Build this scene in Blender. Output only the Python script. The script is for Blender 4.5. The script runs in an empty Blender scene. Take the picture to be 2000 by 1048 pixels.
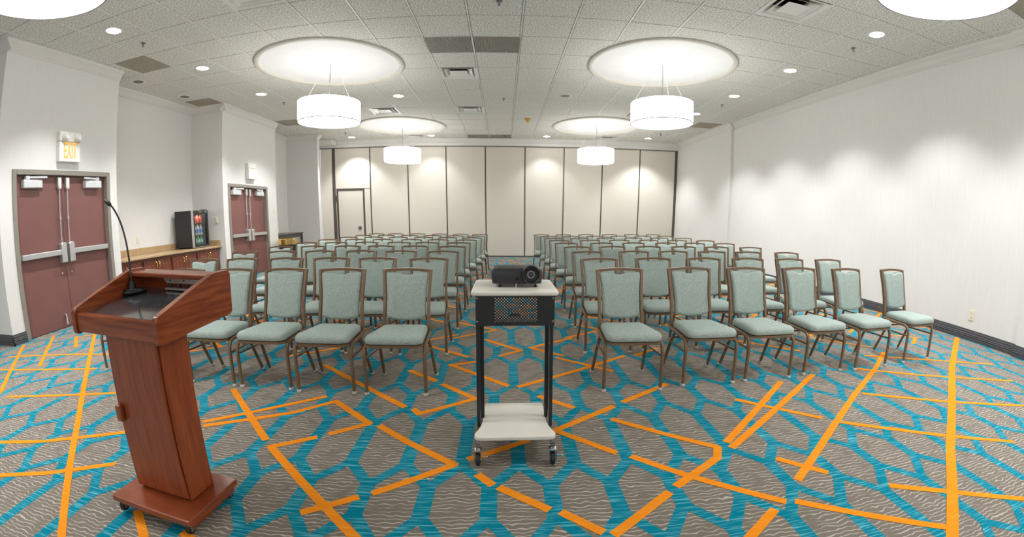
import bpy, bmesh, math, random
from mathutils import Matrix, Vector
random.seed(7)
SC = bpy.context.scene
COL = SC.collection
ORD = ['first', 'second', 'third', 'fourth', 'fifth', 'sixth', 'seventh', 'eighth', 'ninth']
PI = math.pi

# ------------------------------------------------------------------ camera, world, exposure
EYE = 1.1496                       # eye height above the carpet
CEIL = 3.41                        # ceiling height
FPX, B1, B2, B3 = 812.048635, -0.236546, 0.109489, -0.012303
CX0, CY0 = 1026.313209, 580.804104
PITCH, YAW, ROLL = 0.184191, 0.050378, -0.006756

def make_camera():
    cd = bpy.data.cameras.new('camera'); cam = bpy.data.objects.new('camera', cd); COL.objects.link(cam)
    cd.type = 'PANO'; cd.panorama_type = 'FISHEYE_LENS_POLYNOMIAL'
    cd.sensor_fit = 'HORIZONTAL'; cd.sensor_width = 36; cd.fisheye_fov = math.pi
    p = 2000/36.0
    cd.fisheye_polynomial_k0 = 0
    cd.fisheye_polynomial_k1 = -p/FPX
    cd.fisheye_polynomial_k2 = -p**2/FPX*B1/1e3
    cd.fisheye_polynomial_k3 = -p**3/FPX*B2/1e6
    cd.fisheye_polynomial_k4 = -p**4/FPX*B3/1e9
    cd.shift_x = -(CX0-1000)/2000; cd.shift_y = (CY0-524)/1048
    c, s = math.cos(YAW), math.sin(YAW); A = Matrix(((c, -s, 0), (s, c, 0), (0, 0, 1)))
    c, s = math.cos(PITCH), math.sin(PITCH); B = Matrix(((1, 0, 0), (0, c, -s), (0, s, c)))
    c, s = math.cos(ROLL), math.sin(ROLL); D = Matrix(((c, 0, -s), (0, 1, 0), (s, 0, c)))
    M = D @ B @ A
    right, fwd, up = M[0], M[1], M[2]
    rot = Matrix([[right[i], up[i], -fwd[i]] for i in range(3)])
    cam.matrix_world = Matrix.Translation((0, 0, EYE)) @ rot.to_4x4()
    SC.camera = cam
make_camera()

w = bpy.data.worlds.new('world'); SC.world = w; w.use_nodes = True
w.node_tree.nodes['Background'].inputs[0].default_value = (0.9, 0.93, 1.0, 1)
w.node_tree.nodes['Background'].inputs[1].default_value = 0.3
SC.view_settings.view_transform = 'Standard'; SC.view_settings.look = 'None'
SC.view_settings.gamma = 1; SC.view_settings.use_curve_mapping = False
SC.view_settings.exposure = 1.15
SHADE_E, DOWN_E, DOWN_W = 5.4, 12.0, 104.0     # drum shade, downlight lens, downlight spot power

# ------------------------------------------------------------------ materials
MATS = {}
def pm(name, base, rough=0.6, metal=0.0, var=0.0, scale=20.0, stretch=(1, 1, 1), bump=0.0, bscale=None, var2=None, emit=None, spec=0.5, coat=0.0, alpha=None, trans=0.0, detail=3.0):
    if name in MATS: return MATS[name]
    m = bpy.data.materials.new(name); m.use_nodes = True
    nt = m.node_tree; N = nt.nodes; L = nt.links; b = N['Principled BSDF']
    b.inputs['Base Color'].default_value = (*base, 1); b.inputs['Roughness'].default_value = rough
    b.inputs['Metallic'].default_value = metal; b.inputs['Specular IOR Level'].default_value = spec
    b.inputs['Coat Weight'].default_value = coat; b.inputs['Coat Roughness'].default_value = 0.12
    b.inputs['Transmission Weight'].default_value = trans
    if emit:
        b.inputs['Emission Color'].default_value = (*emit[0], 1); b.inputs['Emission Strength'].default_value = emit[1]
    tc = N.new('ShaderNodeTexCoord'); mp = N.new('ShaderNodeMapping'); mp.inputs['Scale'].default_value = stretch
    L.new(tc.outputs['Object'], mp.inputs['Vector'])
    nz = N.new('ShaderNodeTexNoise'); nz.inputs['Scale'].default_value = scale; nz.inputs['Detail'].default_value = detail
    L.new(mp.outputs[0], nz.inputs['Vector'])
    if var > 0 or var2:
        r = N.new('ShaderNodeValToRGB'); r.color_ramp.elements[0].position = 0.35; r.color_ramp.elements[1].position = 0.65
        lo = tuple(max(0, c*(1-var)) for c in base); hi = var2 if var2 else tuple(min(1, c*(1+var)) for c in base)
        r.color_ramp.elements[0].color = (*lo, 1); r.color_ramp.elements[1].color = (*hi, 1)
        L.new(nz.outputs['Fac'], r.inputs['Fac']); L.new(r.outputs['Color'], b.inputs['Base Color'])
    if bump > 0:
        bp = N.new('ShaderNodeBump'); bp.inputs['Strength'].default_value = bump; bp.inputs['Distance'].default_value = 0.004
        n2 = nz
        if bscale:
            n2 = N.new('ShaderNodeTexNoise'); n2.inputs['Scale'].default_value = bscale; L.new(mp.outputs[0], n2.inputs['Vector'])
        L.new(n2.outputs['Fac'], bp.inputs['Height']); L.new(bp.outputs['Normal'], b.inputs['Normal'])
    MATS[name] = m
    return m

def nodes_of(name):
    m = bpy.data.materials.new(name); m.use_nodes = True
    return m, m.node_tree.nodes, m.node_tree.links, m.node_tree.nodes['Principled BSDF']

def mat_carpet_grey():
    m, N, L, b = nodes_of('carpet_grey')
    tc = N.new('ShaderNodeTexCoord')
    wv = N.new('ShaderNodeTexWave'); wv.wave_type = 'BANDS'; wv.bands_direction = 'Y'
    wv.inputs['Scale'].default_value = 13.0; wv.inputs['Distortion'].default_value = 6.0
    wv.inputs['Detail'].default_value = 1.0; wv.inputs['Detail Scale'].default_value = 1.2; wv.inputs['Detail Roughness'].default_value = 0.6
    L.new(tc.outputs['Object'], wv.inputs['Vector'])
    r = N.new('ShaderNodeValToRGB'); r.color_ramp.elements[0].position = 0.84; r.color_ramp.elements[1].position = 0.95
    r.color_ramp.elements[0].color = (0, 0, 0, 1); r.color_ramp.elements[1].color = (1, 1, 1, 1)
    L.new(wv.outputs['Fac'], r.inputs['Fac'])
    n1 = N.new('ShaderNodeTexNoise'); n1.inputs['Scale'].default_value = 11.0; L.new(tc.outputs['Object'], n1.inputs['Vector'])
    r1 = N.new('ShaderNodeValToRGB'); r1.color_ramp.elements[0].position = 0.30; r1.color_ramp.elements[1].position = 0.52
    L.new(n1.outputs['Fac'], r1.inputs['Fac'])
    mu = N.new('ShaderNodeMath'); mu.operation = 'MULTIPLY'; L.new(r.outputs['Color'], mu.inputs[0]); L.new(r1.outputs['Color'], mu.inputs[1])
    mx = N.new('ShaderNodeMix'); mx.data_type = 'RGBA'
    mx.inputs['A'].default_value = (0.205, 0.178, 0.148, 1); mx.inputs['B'].default_value = (0.50, 0.46, 0.405, 1)
    L.new(mu.outputs[0], mx.inputs['Factor'])
    n2 = N.new('ShaderNodeTexNoise'); n2.inputs['Scale'].default_value = 220.0; L.new(tc.outputs['Object'], n2.inputs['Vector'])
    r2 = N.new('ShaderNodeValToRGB'); r2.color_ramp.elements[0].color = (0.75, 0.75, 0.75, 1); r2.color_ramp.elements[1].color = (1.2, 1.2, 1.2, 1)
    L.new(n2.outputs['Fac'], r2.inputs['Fac'])
    m2 = N.new('ShaderNodeMix'); m2.data_type = 'RGBA'; m2.blend_type = 'MULTIPLY'; m2.inputs['Factor'].default_value = 1
    L.new(mx.outputs['Result'], m2.inputs['A']); L.new(r2.outputs['Color'], m2.inputs['B']); L.new(m2.outputs['Result'], b.inputs['Base Color'])
    b.inputs['Roughness'].default_value = 0.95; b.inputs['Specular IOR Level'].default_value = 0.1
    return m

def mat_carpet_line(name, base, light, amount):
    m, N, L, b = nodes_of(name)
    tc = N.new('ShaderNodeTexCoord'); mp = N.new('ShaderNodeMapping'); mp.inputs['Scale'].default_value = (6, 130, 1)
    L.new(tc.outputs['Object'], mp.inputs['Vector'])
    nz = N.new('ShaderNodeTexNoise'); nz.inputs['Scale'].default_value = 1.0; nz.inputs['Detail'].default_value = 2.0
    L.new(mp.outputs[0], nz.inputs['Vector'])
    r = N.new('ShaderNodeValToRGB'); r.color_ramp.elements[0].position = 0.5; r.color_ramp.elements[1].position = 0.72
    r.color_ramp.elements[0].color = (*base, 1)
    r.color_ramp.elements[1].color = (*[base[i]*(1-amount)+light[i]*amount for i in range(3)], 1)
    L.new(nz.outputs['Fac'], r.inputs['Fac']); L.new(r.outputs['Color'], b.inputs['Base Color'])
    b.inputs['Roughness'].default_value = 0.95; b.inputs['Specular IOR Level'].default_value = 0.1
    return m

M_GREY = mat_carpet_grey()
M_TEAL = mat_carpet_line('carpet_teal', (0.000, 0.205, 0.295), (0.19, 0.54, 0.63), 0.85)
M_ORANGE = mat_carpet_line('carpet_orange', (0.88, 0.27, 0.012), (0.95, 0.42, 0.06), 0.6)
M_WALL = pm('wall_vinyl', (0.755, 0.74, 0.715), 0.75, var=0.028, scale=1.0, stretch=(150, 150, 4), bump=0.08, detail=4)
M_WALLD = M_WALL
M_TRIM = pm('trim_paint', (0.72, 0.70, 0.66), 0.5, var=0.01, scale=5)
M_TILE = pm('ceiling_tile_fissured', (0.80, 0.785, 0.715), 0.9, var=0.42, scale=55, var2=(0.95, 0.935, 0.865), bump=0.5, detail=6)
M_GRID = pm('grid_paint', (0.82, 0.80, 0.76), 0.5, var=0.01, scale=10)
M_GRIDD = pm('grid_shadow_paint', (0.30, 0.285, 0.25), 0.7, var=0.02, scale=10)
M_BROWN = pm('brown_tile_paint', (0.36, 0.32, 0.25), 0.8, var=0.06, scale=8)
M_DOME = pm('dome_plaster', (0.86, 0.86, 0.85), 0.8, var=0.01, scale=4)
M_RIM = pm('dome_rim_paint', (0.62, 0.59, 0.52), 0.5, var=0.02, scale=8)
M_FRAMEDOOR = pm('door_frame_paint', (0.26, 0.235, 0.20), 0.45, var=0.03, scale=6)
M_DOOR = pm('door_burgundy_paint', (0.205, 0.086, 0.075), 0.5, var=0.04, scale=4, bump=0.03)
M_STEEL = pm('brushed_aluminium', (0.62, 0.62, 0.62), 0.35, metal=0.75, var=0.05, scale=30, stretch=(1, 1, 8))
M_STEELD = pm('dark_steel', (0.25, 0.25, 0.25), 0.4, metal=0.7, var=0.05, scale=30)
M_CLOSER = pm('closer_grey_paint', (0.66, 0.67, 0.68), 0.4, metal=0.2, var=0.03, scale=20)
M_BASE = pm('baseboard_charcoal', (0.070, 0.070, 0.078), 0.45, var=0.08, scale=12)
M_PART = pm('partition_fabric', (0.70, 0.655, 0.575), 0.85, var=0.03, scale=120, bump=0.1)
M_PARTFR = pm('partition_bronze_edge', (0.085, 0.07, 0.058), 0.5, var=0.05, scale=10)
M_FABRIC = pm('sage_fabric', (0.345, 0.425, 0.390), 0.95, var=0.24, scale=260, var2=(0.495, 0.58, 0.54), bump=0.35, spec=0.15, detail=2)
M_BRONZE = pm('bronze_metal_paint', (0.205, 0.128, 0.074), 0.40, metal=0.2, var=0.08, scale=25)
M_GLIDE = pm('clear_glide_plastic', (0.60, 0.58, 0.54), 0.35, var=0.03, scale=20)
M_CHERRY = pm('cherry_wood', (0.275, 0.052, 0.013), 0.32, var=0.16, scale=3.2, stretch=(14, 14, 1.2), coat=0.25, var2=(0.345, 0.076, 0.020), detail=5)
M_CHERRYH = pm('cherry_wood_level', (0.250, 0.045, 0.012), 0.26, var=0.24, scale=3.2, stretch=(1.2, 1.6, 16), coat=0.35, var2=(0.345, 0.078, 0.022), detail=5)
M_LAMBLACK = pm('black_laminate', (0.055, 0.062, 0.070), 0.10, var=0.05, scale=40, spec=1.0, coat=1.0)
M_BLACK = pm('black_plastic', (0.018, 0.018, 0.019), 0.45, var=0.08, scale=30)
M_BLACKM = pm('black_metal_paint', (0.022, 0.022, 0.024), 0.42, var=0.08, scale=25)
M_CREAM = pm('cream_laminate', (0.80, 0.775, 0.70), 0.42, var=0.025, scale=9)
M_CHROME = pm('chrome', (0.72, 0.72, 0.74), 0.16, metal=1.0, var=0.02, scale=10)
M_RUBBER = pm('black_rubber', (0.016, 0.016, 0.017), 0.55, var=0.1, scale=30)
M_PROJ = pm('projector_shell', (0.022, 0.022, 0.027), 0.5, var=0.08, scale=60)
M_LENS = pm('lens_glass', (0.02, 0.03, 0.035), 0.05, var=0.02, scale=10, coat=1.0)
M_LENSR = pm('lens_ring_grey', (0.28, 0.29, 0.30), 0.4, var=0.03, scale=10)
M_GRANITE = pm('tan_granite', (0.44, 0.29, 0.145), 0.25, var=0.25, scale=60, var2=(0.62, 0.44, 0.25), detail=6)
M_WOODC = pm('cabinet_wood', (0.150, 0.034, 0.016), 0.30, var=0.25, scale=3, stretch=(14, 14, 1.5), var2=(0.225, 0.060, 0.030), coat=0.35, detail=5)
M_BRASS = pm('polished_brass', (0.83, 0.58, 0.20), 0.2, metal=1.0, var=0.05, scale=15)
M_IVORY = pm('ivory_plastic', (0.78, 0.74, 0.58), 0.4, var=0.02, scale=10)
M_WHITEP = pm('white_plastic', (0.80, 0.79, 0.74), 0.4, var=0.01, scale=10)
M_TOPD = pm('lit_top_diffuser', (0.9, 0.9, 0.9), 0.8, var=0.005, scale=60, emit=((1.0, 0.985, 0.96), 1.1))
M_SHADE = pm('lit_drum_shade', (0.9, 0.9, 0.9), 0.8, var=0.005, scale=60, emit=((1.0, 0.985, 0.96), SHADE_E))
M_LIT = pm('lit_downlight_lens', (0.9, 0.9, 0.9), 0.6, var=0.005, scale=30, emit=((1.0, 0.98, 0.95), DOWN_E))
M_SHRIM = pm('shade_wire_grey', (0.22, 0.22, 0.22), 0.5, var=0.02, scale=10)
M_CANIN = pm('dark_can_inside', (0.10, 0.095, 0.085), 0.35, metal=0.5, var=0.1, scale=20)
M_GRILLE = pm('return_grille_metal', (0.62, 0.58, 0.52), 0.6, var=0.06, scale=4)
M_HOLE = pm('duct_black', (0.010, 0.010, 0.010), 0.9, var=0.1, scale=10)
M_TABLE = pm('dark_table_wood', (0.080, 0.068, 0.058), 0.4, var=0.1, scale=6)
M_GLASS = pm('cooler_glass', (0.9, 0.95, 0.95), 0.02, var=0.005, scale=5, trans=1.0)
M_LINER = pm('cooler_liner', (0.16, 0.17, 0.18), 0.5, var=0.02, scale=8)
M_SILVER = pm('cooler_silver_trim', (0.62, 0.62, 0.60), 0.35, metal=0.5, var=0.02, scale=10)
M_RED = pm('red_bottle_label', (0.72, 0.07, 0.05), 0.3, var=0.1, scale=30)
M_CLEARB = pm('pale_water_bottle', (0.70, 0.78, 0.82), 0.2, var=0.05, scale=30)
M_BLUE = pm('blue_bottle_label', (0.14, 0.28, 0.66), 0.35, var=0.1, scale=30)
M_GREENB = pm('green_bottle', (0.08, 0.55, 0.24), 0.2, var=0.1, scale=30)
M_EXITL = pm('exit_letter_amber', (0.92, 0.50, 0.05), 0.4, var=0.02, scale=20, emit=((1.0, 0.55, 0.05), 0.12))
M_EXITD = pm('exit_glow_shield', (0.82, 0.45, 0.30), 0.4, var=0.03, scale=20)
M_SMOKE = pm('yellowed_plastic', (0.66, 0.42, 0.07), 0.5, var=0.05, scale=20)
M_LEDG = pm('display_green', (0.35, 0.42, 0.12), 0.4, var=0.05, scale=40)

# ------------------------------------------------------------------ mesh helpers
def obj(name, bm, mat, parent=None, loc=(0, 0, 0), smooth=False, kind=None, label=None, rot=None):
    me = bpy.data.meshes.new(name)
    bmesh.ops.recalc_face_normals(bm, faces=bm.faces)
    bm.to_mesh(me); bm.free()
    for mm in (mat if isinstance(mat, (list, tuple)) else [mat]): me.materials.append(mm)
    if smooth:
        me.polygons.foreach_set('use_smooth', [True]*len(me.polygons))
        try: me.set_sharp_from_angle(angle=math.radians(40))
        except Exception: pass
    o = bpy.data.objects.new(name, me); COL.objects.link(o); o.location = loc
    if rot: o.rotation_euler = rot
    if parent: o.parent = parent
    if kind: o['kind'] = kind
    if label: o['label'] = label
    return o

def tag(o, label, cat, group=None):
    o['label'] = label; o['category'] = cat
    if group: o['group'] = group
    return o

def thing(name, label, cat, loc=(0, 0, 0), rz=0, group=None, rot=None):
    o = bpy.data.objects.new(name, None); COL.objects.link(o); o.location = loc
    o.empty_display_size = 0.1
    o.rotation_euler = rot if rot else (0, 0, rz)
    return tag(o, label, cat, group)

def copy_tree(o, parent=None, depth=0):
    c = o.copy(); COL.objects.link(c)
    if parent: c.parent = parent
    for ch in o.children: copy_tree(ch, c, depth+1)
    return c

def nb(): return bmesh.new()

def box(bm, x0, x1, y0, y1, z0, z1, bev=0.0, seg=1, mi=0):
    r = bmesh.ops.create_cube(bm, size=1.0)
    vs = r['verts']
    for v in vs:
        v.co = Vector((x0+(v.co.x+0.5)*(x1-x0), y0+(v.co.y+0.5)*(y1-y0), z0+(v.co.z+0.5)*(z1-z0)))
    fs = set(f for v in vs for f in v.link_faces)
    if bev > 0:
        es = list(set(e for v in vs for e in v.link_edges))
        rr = bmesh.ops.bevel(bm, geom=es, offset=bev, segments=seg, affect='EDGES', profile=0.5)
        fs = set(f for f in rr['faces']) | set(f for f in fs if f.is_valid)
    if mi:
        for f in fs: f.material_index = mi
    return bm

def loops(bm, rings, close_ends=True, wrap=True, mi=0):
    """skin a list of rings (equal counts)"""
    R = [[bm.verts.new(p) for p in ring] for ring in rings]
    n = len(R[0])
    for a, b in zip(R, R[1:]):
        for i in range(n if wrap else n-1):
            j = (i+1) % n
            try:
                f = bm.faces.new((a[i], a[j], b[j], b[i])); f.material_index = mi
            except ValueError: pass
    if close_ends:
        for ring in (R[0], R[-1]):
            if len(ring) > 2:
                f = bm.faces.new(ring); f.material_index = mi
                if n > 4: bmesh.ops.triangulate(bm, faces=[f])
    return R

def tube(bm, pts, r, n=8, square=False, ry=None, caps=True, mi=0):
    """sweep along pts; square -> rectangular section r x ry"""
    pts = [Vector(p) for p in pts]
    rings = []
    t0 = (pts[1]-pts[0]).normalized()
    ref = Vector((0, 1, 0)) if abs(t0.y) < 0.8 else Vector((1, 0, 0))
    nrm = (ref - t0*ref.dot(t0)).normalized()
    for i, p in enumerate(pts):
        if i == 0: t = (pts[1]-pts[0]).normalized()
        elif i == len(pts)-1: t = (pts[-1]-pts[-2]).normalized()
        else: t = ((pts[i+1]-pts[i]).normalized()+(pts[i]-pts[i-1]).normalized()).normalized()
        nrm = (nrm - t*nrm.dot(t)).normalized(); b = t.cross(nrm)
        rr = r[i] if isinstance(r, (list, tuple)) else r
        k = 1.0
        if 0 < i < len(pts)-1:
            d = (pts[i+1]-pts[i]).normalized().dot((pts[i]-pts[i-1]).normalized())
            k = 1/max(0.5, math.sqrt(max(0.01, (1+d)/2)))
        if square:
            q = ry if ry else rr
            rings.append([p+nrm*q*a+b*rr*c*k for a, c in ((1, 1), (1, -1), (-1, -1), (-1, 1))])
        else:
            rings.append([p+nrm*rr*math.cos(2*PI*j/n)+b*rr*math.sin(2*PI*j/n) for j in range(n)])
    loops(bm, rings, close_ends=caps, mi=mi)
    return bm

def lathe(bm, prof, n=24, c=(0, 0, 0), axis='Z', mi=0, close=False):
    rings = []
    for r, z in prof:
        ring = []
        for j in range(n):
            a = 2*PI*j/n
            x, y = r*math.cos(a), r*math.sin(a)
            if axis == 'Z': p = (c[0]+x, c[1]+y, c[2]+z)
            elif axis == 'Y': p = (c[0]+x, c[1]+z, c[2]+y)
            else: p = (c[0]+z, c[1]+x, c[2]+y)
            ring.append(p)
        rings.append(ring)
    if close: rings.append(rings[0])
    loops(bm, rings, close_ends=not close, mi=mi)
    if close: bmesh.ops.remove_doubles(bm, verts=bm.verts, dist=1e-6)
    return bm

def prism(bm, poly, axis, a0, a1, bev=0.0, seg=2):
    """extrude a 2d polygon along an axis. axis X: poly=(y,z); Y: poly=(x,z); Z: poly=(x,y)"""
    def P(q, a):
        return {'X': (a, q[0], q[1]), 'Y': (q[0], a, q[1]), 'Z': (q[0], q[1], a)}[axis]
    v0 = [bm.verts.new(P(q, a0)) for q in poly]; v1 = [bm.verts.new(P(q, a1)) for q in poly]
    n = len(poly)
    f0 = bm.faces.new(v0); f1 = bm.faces.new(list(reversed(v1)))
    for i in range(n): bm.faces.new((v0[i], v0[(i+1) % n], v1[(i+1) % n], v1[i]))
    if bev > 0:
        es = list(f0.edges)+list(f1.edges)
        bmesh.ops.bevel(bm, geom=es, offset=bev, segments=seg, affect='EDGES', profile=0.5)
    big = [f for f in bm.faces if len(f.verts) > 4]
    if big: bmesh.ops.triangulate(bm, faces=big)
    return bm

def rrect(x0, x1, y0, y1, r, n=5):
    """rounded rectangle outline, counter-clockwise"""
    out = []
    for cx, cy, a0 in ((x1-r, y0+r, -PI/2), (x1-r, y1-r, 0), (x0+r, y1-r, PI/2), (x0+r, y0+r, PI)):
        for i in range(n+1):
            a = a0+PI/2*i/n; out.append((cx+r*math.cos(a), cy+r*math.sin(a)))
    return out

def smooth_path(pts, n=6):
    P = [Vector(p) for p in pts]; out = []
    for i in range(len(P)-1):
        p0 = P[max(0, i-1)]; p1 = P[i]; p2 = P[i+1]; p3 = P[min(len(P)-1, i+2)]
        for k in range(n):
            t = k/n
            out.append(0.5*((2*p1)+(p2-p0)*t+(2*p0-5*p1+4*p2-p3)*t*t+(3*p1-p0-3*p2+p3)*t**3))
    out.append(P[-1]); return out

def spot(name, parent, loc, power, size, blend=0.5, color=(0.97, 0.985, 1.0), r=0.06):
    ld = bpy.data.lights.new(name, 'SPOT'); ld.energy = power; ld.spot_size = math.radians(size); ld.spot_blend = blend
    ld.color = color; ld.shadow_soft_size = r
    o = bpy.data.objects.new(name, ld); COL.objects.link(o); o.location = loc; o.parent = parent
    return o

# ------------------------------------------------------------------ the floor: carpet print as inlaid strips of one mesh
XL, XL2, XALC, XR = -5.5, -5.38, -6.12, 5.29          # left wall, second left wall, alcove back, right wall
YB = 13.0                                              # face of the folding partition
XMIN, YMIN = -8.0, -5.0

def strip(bm, a, b, wdt, z, mi, ext=0.0):
    a = Vector((a[0], a[1], z)); b = Vector((b[0], b[1], z)); d = (b-a)
    if d.length < 1e-4: return
    d.normalize(); n = Vector((-d.y, d.x, 0))*wdt/2; a = a-d*ext; b = b+d*ext
    f = bm.faces.new([bm.verts.new(p) for p in (a-n, b-n, b+n, a+n)]); f.material_index = mi

def warp(u, y):
    k = 0.0095 if u > 0 else 0.0145
    c = min(abs(u), 2.9); X = abs(u)+k*c**3+(abs(u)-c)*3*k*c*c
    s = (0.07 if u > 0 else 0.055)*abs(u)*abs(u)/(abs(u)+0.4)
    return (math.copysign(X, u), y+s)

def make_floor():
    bm = nb()
    x0, x1, y0, y1 = XMIN, 6.2, YMIN, 13.3
    f = bm.faces.new([bm.verts.new(p) for p in ((x0, y0, 0), (x1, y0, 0), (x1, y1, 0), (x0, y1, 0))])
    A, P = 0.268, 1.005
    for row in range(-6, 25):
        for k in range(-24, 21):
            if row % 2 == 0: u, yb, yt = 0.2+A*k, 1.445, 1.65
            else: u, yb, yt = 0.066+A*k, 1.83, 2.25
            dy = (row//2)*P
            lo, hi = warp(u, yb+dy), warp(u, yt+dy)
            nxt = 1.83+dy if row % 2 == 0 else 1.445+P+dy
            l2, r2 = warp(u-A/2, nxt), warp(u+A/2, nxt)
            def ok(p): return x0+0.1 < p[0] < x1-0.1 and y0+0.1 < p[1] < y1-0.1
            if ok(lo) and ok(hi): strip(bm, lo, hi, 0.070, 0.0005, 1, 0.014)
            if ok(hi) and ok(l2): strip(bm, hi, l2, 0.054, 0.0010, 1, 0.022)
            if ok(hi) and ok(r2): strip(bm, hi, r2, 0.054, 0.0015, 1, 0.022)
    O = [[(-.5, 2.05), (-.24, 1.84), (-.56, 1.61)], [(-.17, 1.89), (.12, 2.06)], [(.67, 2.45), (.28, 2.165), (.55, 1.92)],
         [(-.12, 1.75), (-.06, 1.68)], [(-.02, 1.65), (.17, 1.5)], [(.23, 1.47), (.36, 1.35)], [(.41, 1.33), (.70, 1.56)],
         [(-.55, 2.45), (-.51, 2.39), (-.19, 2.6), (-.43, 2.85)], [(-.43, 3.26), (.02, 2.81)], [(-.72, 3.13), (-.49, 2.92)],
         [(-.43, 3.24), (-.24, 3.32)], [(.1, 2.79), (.55, 3.09), (1.02, 3.44)], [(.23, 2.62), (.42, 2.45)], [(.44, 3.4), (.82, 3.08)],
         [(-.18, 3.95), (.14, 3.6), (-.04, 3.46)], [(.63, 2.28), (.88, 2.08), (1.1, 1.91), (1.05, 1.81), (.76, 1.61)], [(.76, 2.52), (1.14, 2.79)],
         [(.63, 1.87), (.84, 1.68), (1.18, 1.41)], [(-.7, 2.23), (-.5, 2.05)], [(-.63, 1.57), (-.82, 1.45)],
         [(-1.02, 2.08), (-1.22, 1.955), (-.56, 1.32)], [(-.95, 2.13), (-.77, 2.26), (-1.08, 2.56), (-1.28, 2.38), (-1.75, 2.13)],
         [(-1.18, 2.63), (-1.79, 2.18)], [(-1.9, 2.69), (-1.29, 2.03)], [(-1.42, 3.24), (-.62, 2.49)],
         [(1.18, 1.96), (2.03, 2.74)], [(1.18, 1.90), (2.40, 2.84)], [(1.35, 1.55), (1.93, 2.01), (2.47, 2.42), (3.13, 2.88), (3.6, 3.25)],
         [(1.52, 2.48), (1.92, 2.13)], [(1.36, 1.74), (1.53, 1.57)], [(1.1, 1.36), (.85, 1.18)], [(1.24, 1.39), (1.41, 1.27), (1.78, 1.0)],
         [(1.78, 1.36), (2.03, 1.21), (2.41, .95)], [(2.54, 2.4), (3.12, 2.08), (3.78, 1.76)], [(2.0, 2.05), (2.58, 1.67), (3.0, 1.41)],
         [(-1.79, 1.01), (-2.68, 1.94), (-3.42, 2.68), (-4.89, 4.14)], [(-2.62, 1.24), (-2.32, 1.39), (-2.0, 1.6)], [(-3.04, 1.52), (-2.72, 1.65), (-2.23, 1.93)],
         [(-1.41, 1.15), (-1.56, 1.29)], [(-3.99, 2.13), (-5.4, 3.37)], [(-4.3, 2.82), (-5.33, 3.8)], [(-3.82, 2.11), (-2.79, 2.47)],
         [(-4.72, 2.59), (-4.25, 2.71), (-3.52, 2.9)], [(-5.1, 2.95), (-4.3, 3.2), (-3.5, 3.35)], [(2.9, 2.9), (3.4, 2.62), (4.3, 2.2)], [(3.3, 3.2), (3.9, 2.95), (4.6, 2.62)],
         [(-1.25, 1.22), (-.9, 1.05)]]
    vert = [[(1.70, .88), (2.47, 1.54), (3.96, 2.68), (5.22, 3.54)]]
    rnd = random.Random(3)
    y = 3.45
    while y < 12.6:                                   # the same zigzags going on under the chairs
        x = -5.0+rnd.uniform(0, 0.5)
        while x < 4.9:
            l = rnd.uniform(0.25, 0.55); l2 = rnd.uniform(0.2, 0.5)
            if rnd.random() < 0.5: O.append([(x, y), (x+l, y+l*0.72), (x+l-l2, y+l*0.72+l2*0.8)])
            else: O.append([(x+l, y), (x, y+l*0.86), (x+l2, y+l*0.86+l2*0.72)])
            x += rnd.uniform(0.75, 1.2)
        y += rnd.uniform(0.5, 0.62)
    z = 0.0020
    for pl in O:
        for a, b in zip(pl, pl[1:]):
            strip(bm, a, b, 0.042, z, 2, 0.012); z += 0.000002
    z += 0.0001
    for pl in vert:
        for a, b in zip(pl, pl[1:]):
            strip(bm, a, b, 0.06, z, 2, 0.012); z += 0.00001
    me = bpy.data.meshes.new('floor'); bm.to_mesh(me); bm.free()
    for mm in (M_GREY, M_TEAL, M_ORANGE): me.materials.append(mm)
    o = bpy.data.objects.new('floor', me); COL.objects.link(o); o['kind'] = 'structure'
    o['label'] = 'grey carpet with teal honeycomb and orange zigzag pattern'
make_floor()

# ------------------------------------------------------------------ walls
def wall(name, boxes, mat=None):
    bm = nb()
    for b in boxes: box(bm, *b)
    o = obj(name, bm, mat or M_WALL, kind='structure'); return o

HT = 3.7
D1 = (3.50, 5.17, 1.95)        # outer frame of the near door: y0, y1, top
D2 = (8.12, 9.68, 1.90)
wall('wall_left', [(XL-0.14, XL, 3.30, D1[0]+0.03, 0, HT), (XL-0.14, XL, D1[1]-0.03, 5.32, 0, HT), (XL-0.14, XL, D1[0]+0.03, D1[1]-0.03, D1[2]-0.03, HT),
                   (XMIN, XL-0.14, 3.30, 3.44, 0, HT)])
wall('wall_alcove', [(XALC-0.12, XALC, 4.9, 7.95, 0, HT), (XALC, XL-0.14, 4.9, 5.02, 0, HT), (XALC-0.12, XL2-0.14, 7.95, 8.07, 0, HT)])
wall('wall_left_far', [(XL2-0.14, XL2, 7.95, D2[0]+0.03, 0, HT), (XL2-0.14, XL2, D2[1]-0.03, 10.12, 0, HT), (XL2-0.14, XL2, D2[0]+0.03, D2[1]-0.03, D2[2]-0.03, HT),
                       (-6.1, XL2-0.14, 10.0, 10.12, 0, HT), (-6.12, -6.0, 10.12, 11.9, 0, HT), (-6.12, -5.07, 11.9, 12.02, 0, HT), (-5.6, -5.46, 12.02, 13.0, 0, HT)])
wall('wall_right', [(XR, XR+0.15, 2.74, 9.72, 0, HT), (XR-0.06, XR+0.15, 9.72, 13.3, 0, HT), (XR-0.04, XR+0.15, YMIN, 2.74, 0, HT)])
wall('wall_back', [(-5.46, XR+0.1, 13.12, 13.3, 0, HT)])
wall('wall_behind', [(XMIN, XR+0.2, YMIN-0.15, YMIN, 0, HT)])
wall('wall_side', [(XMIN-0.15, XMIN, YMIN, 3.44, 0, HT)])

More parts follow.
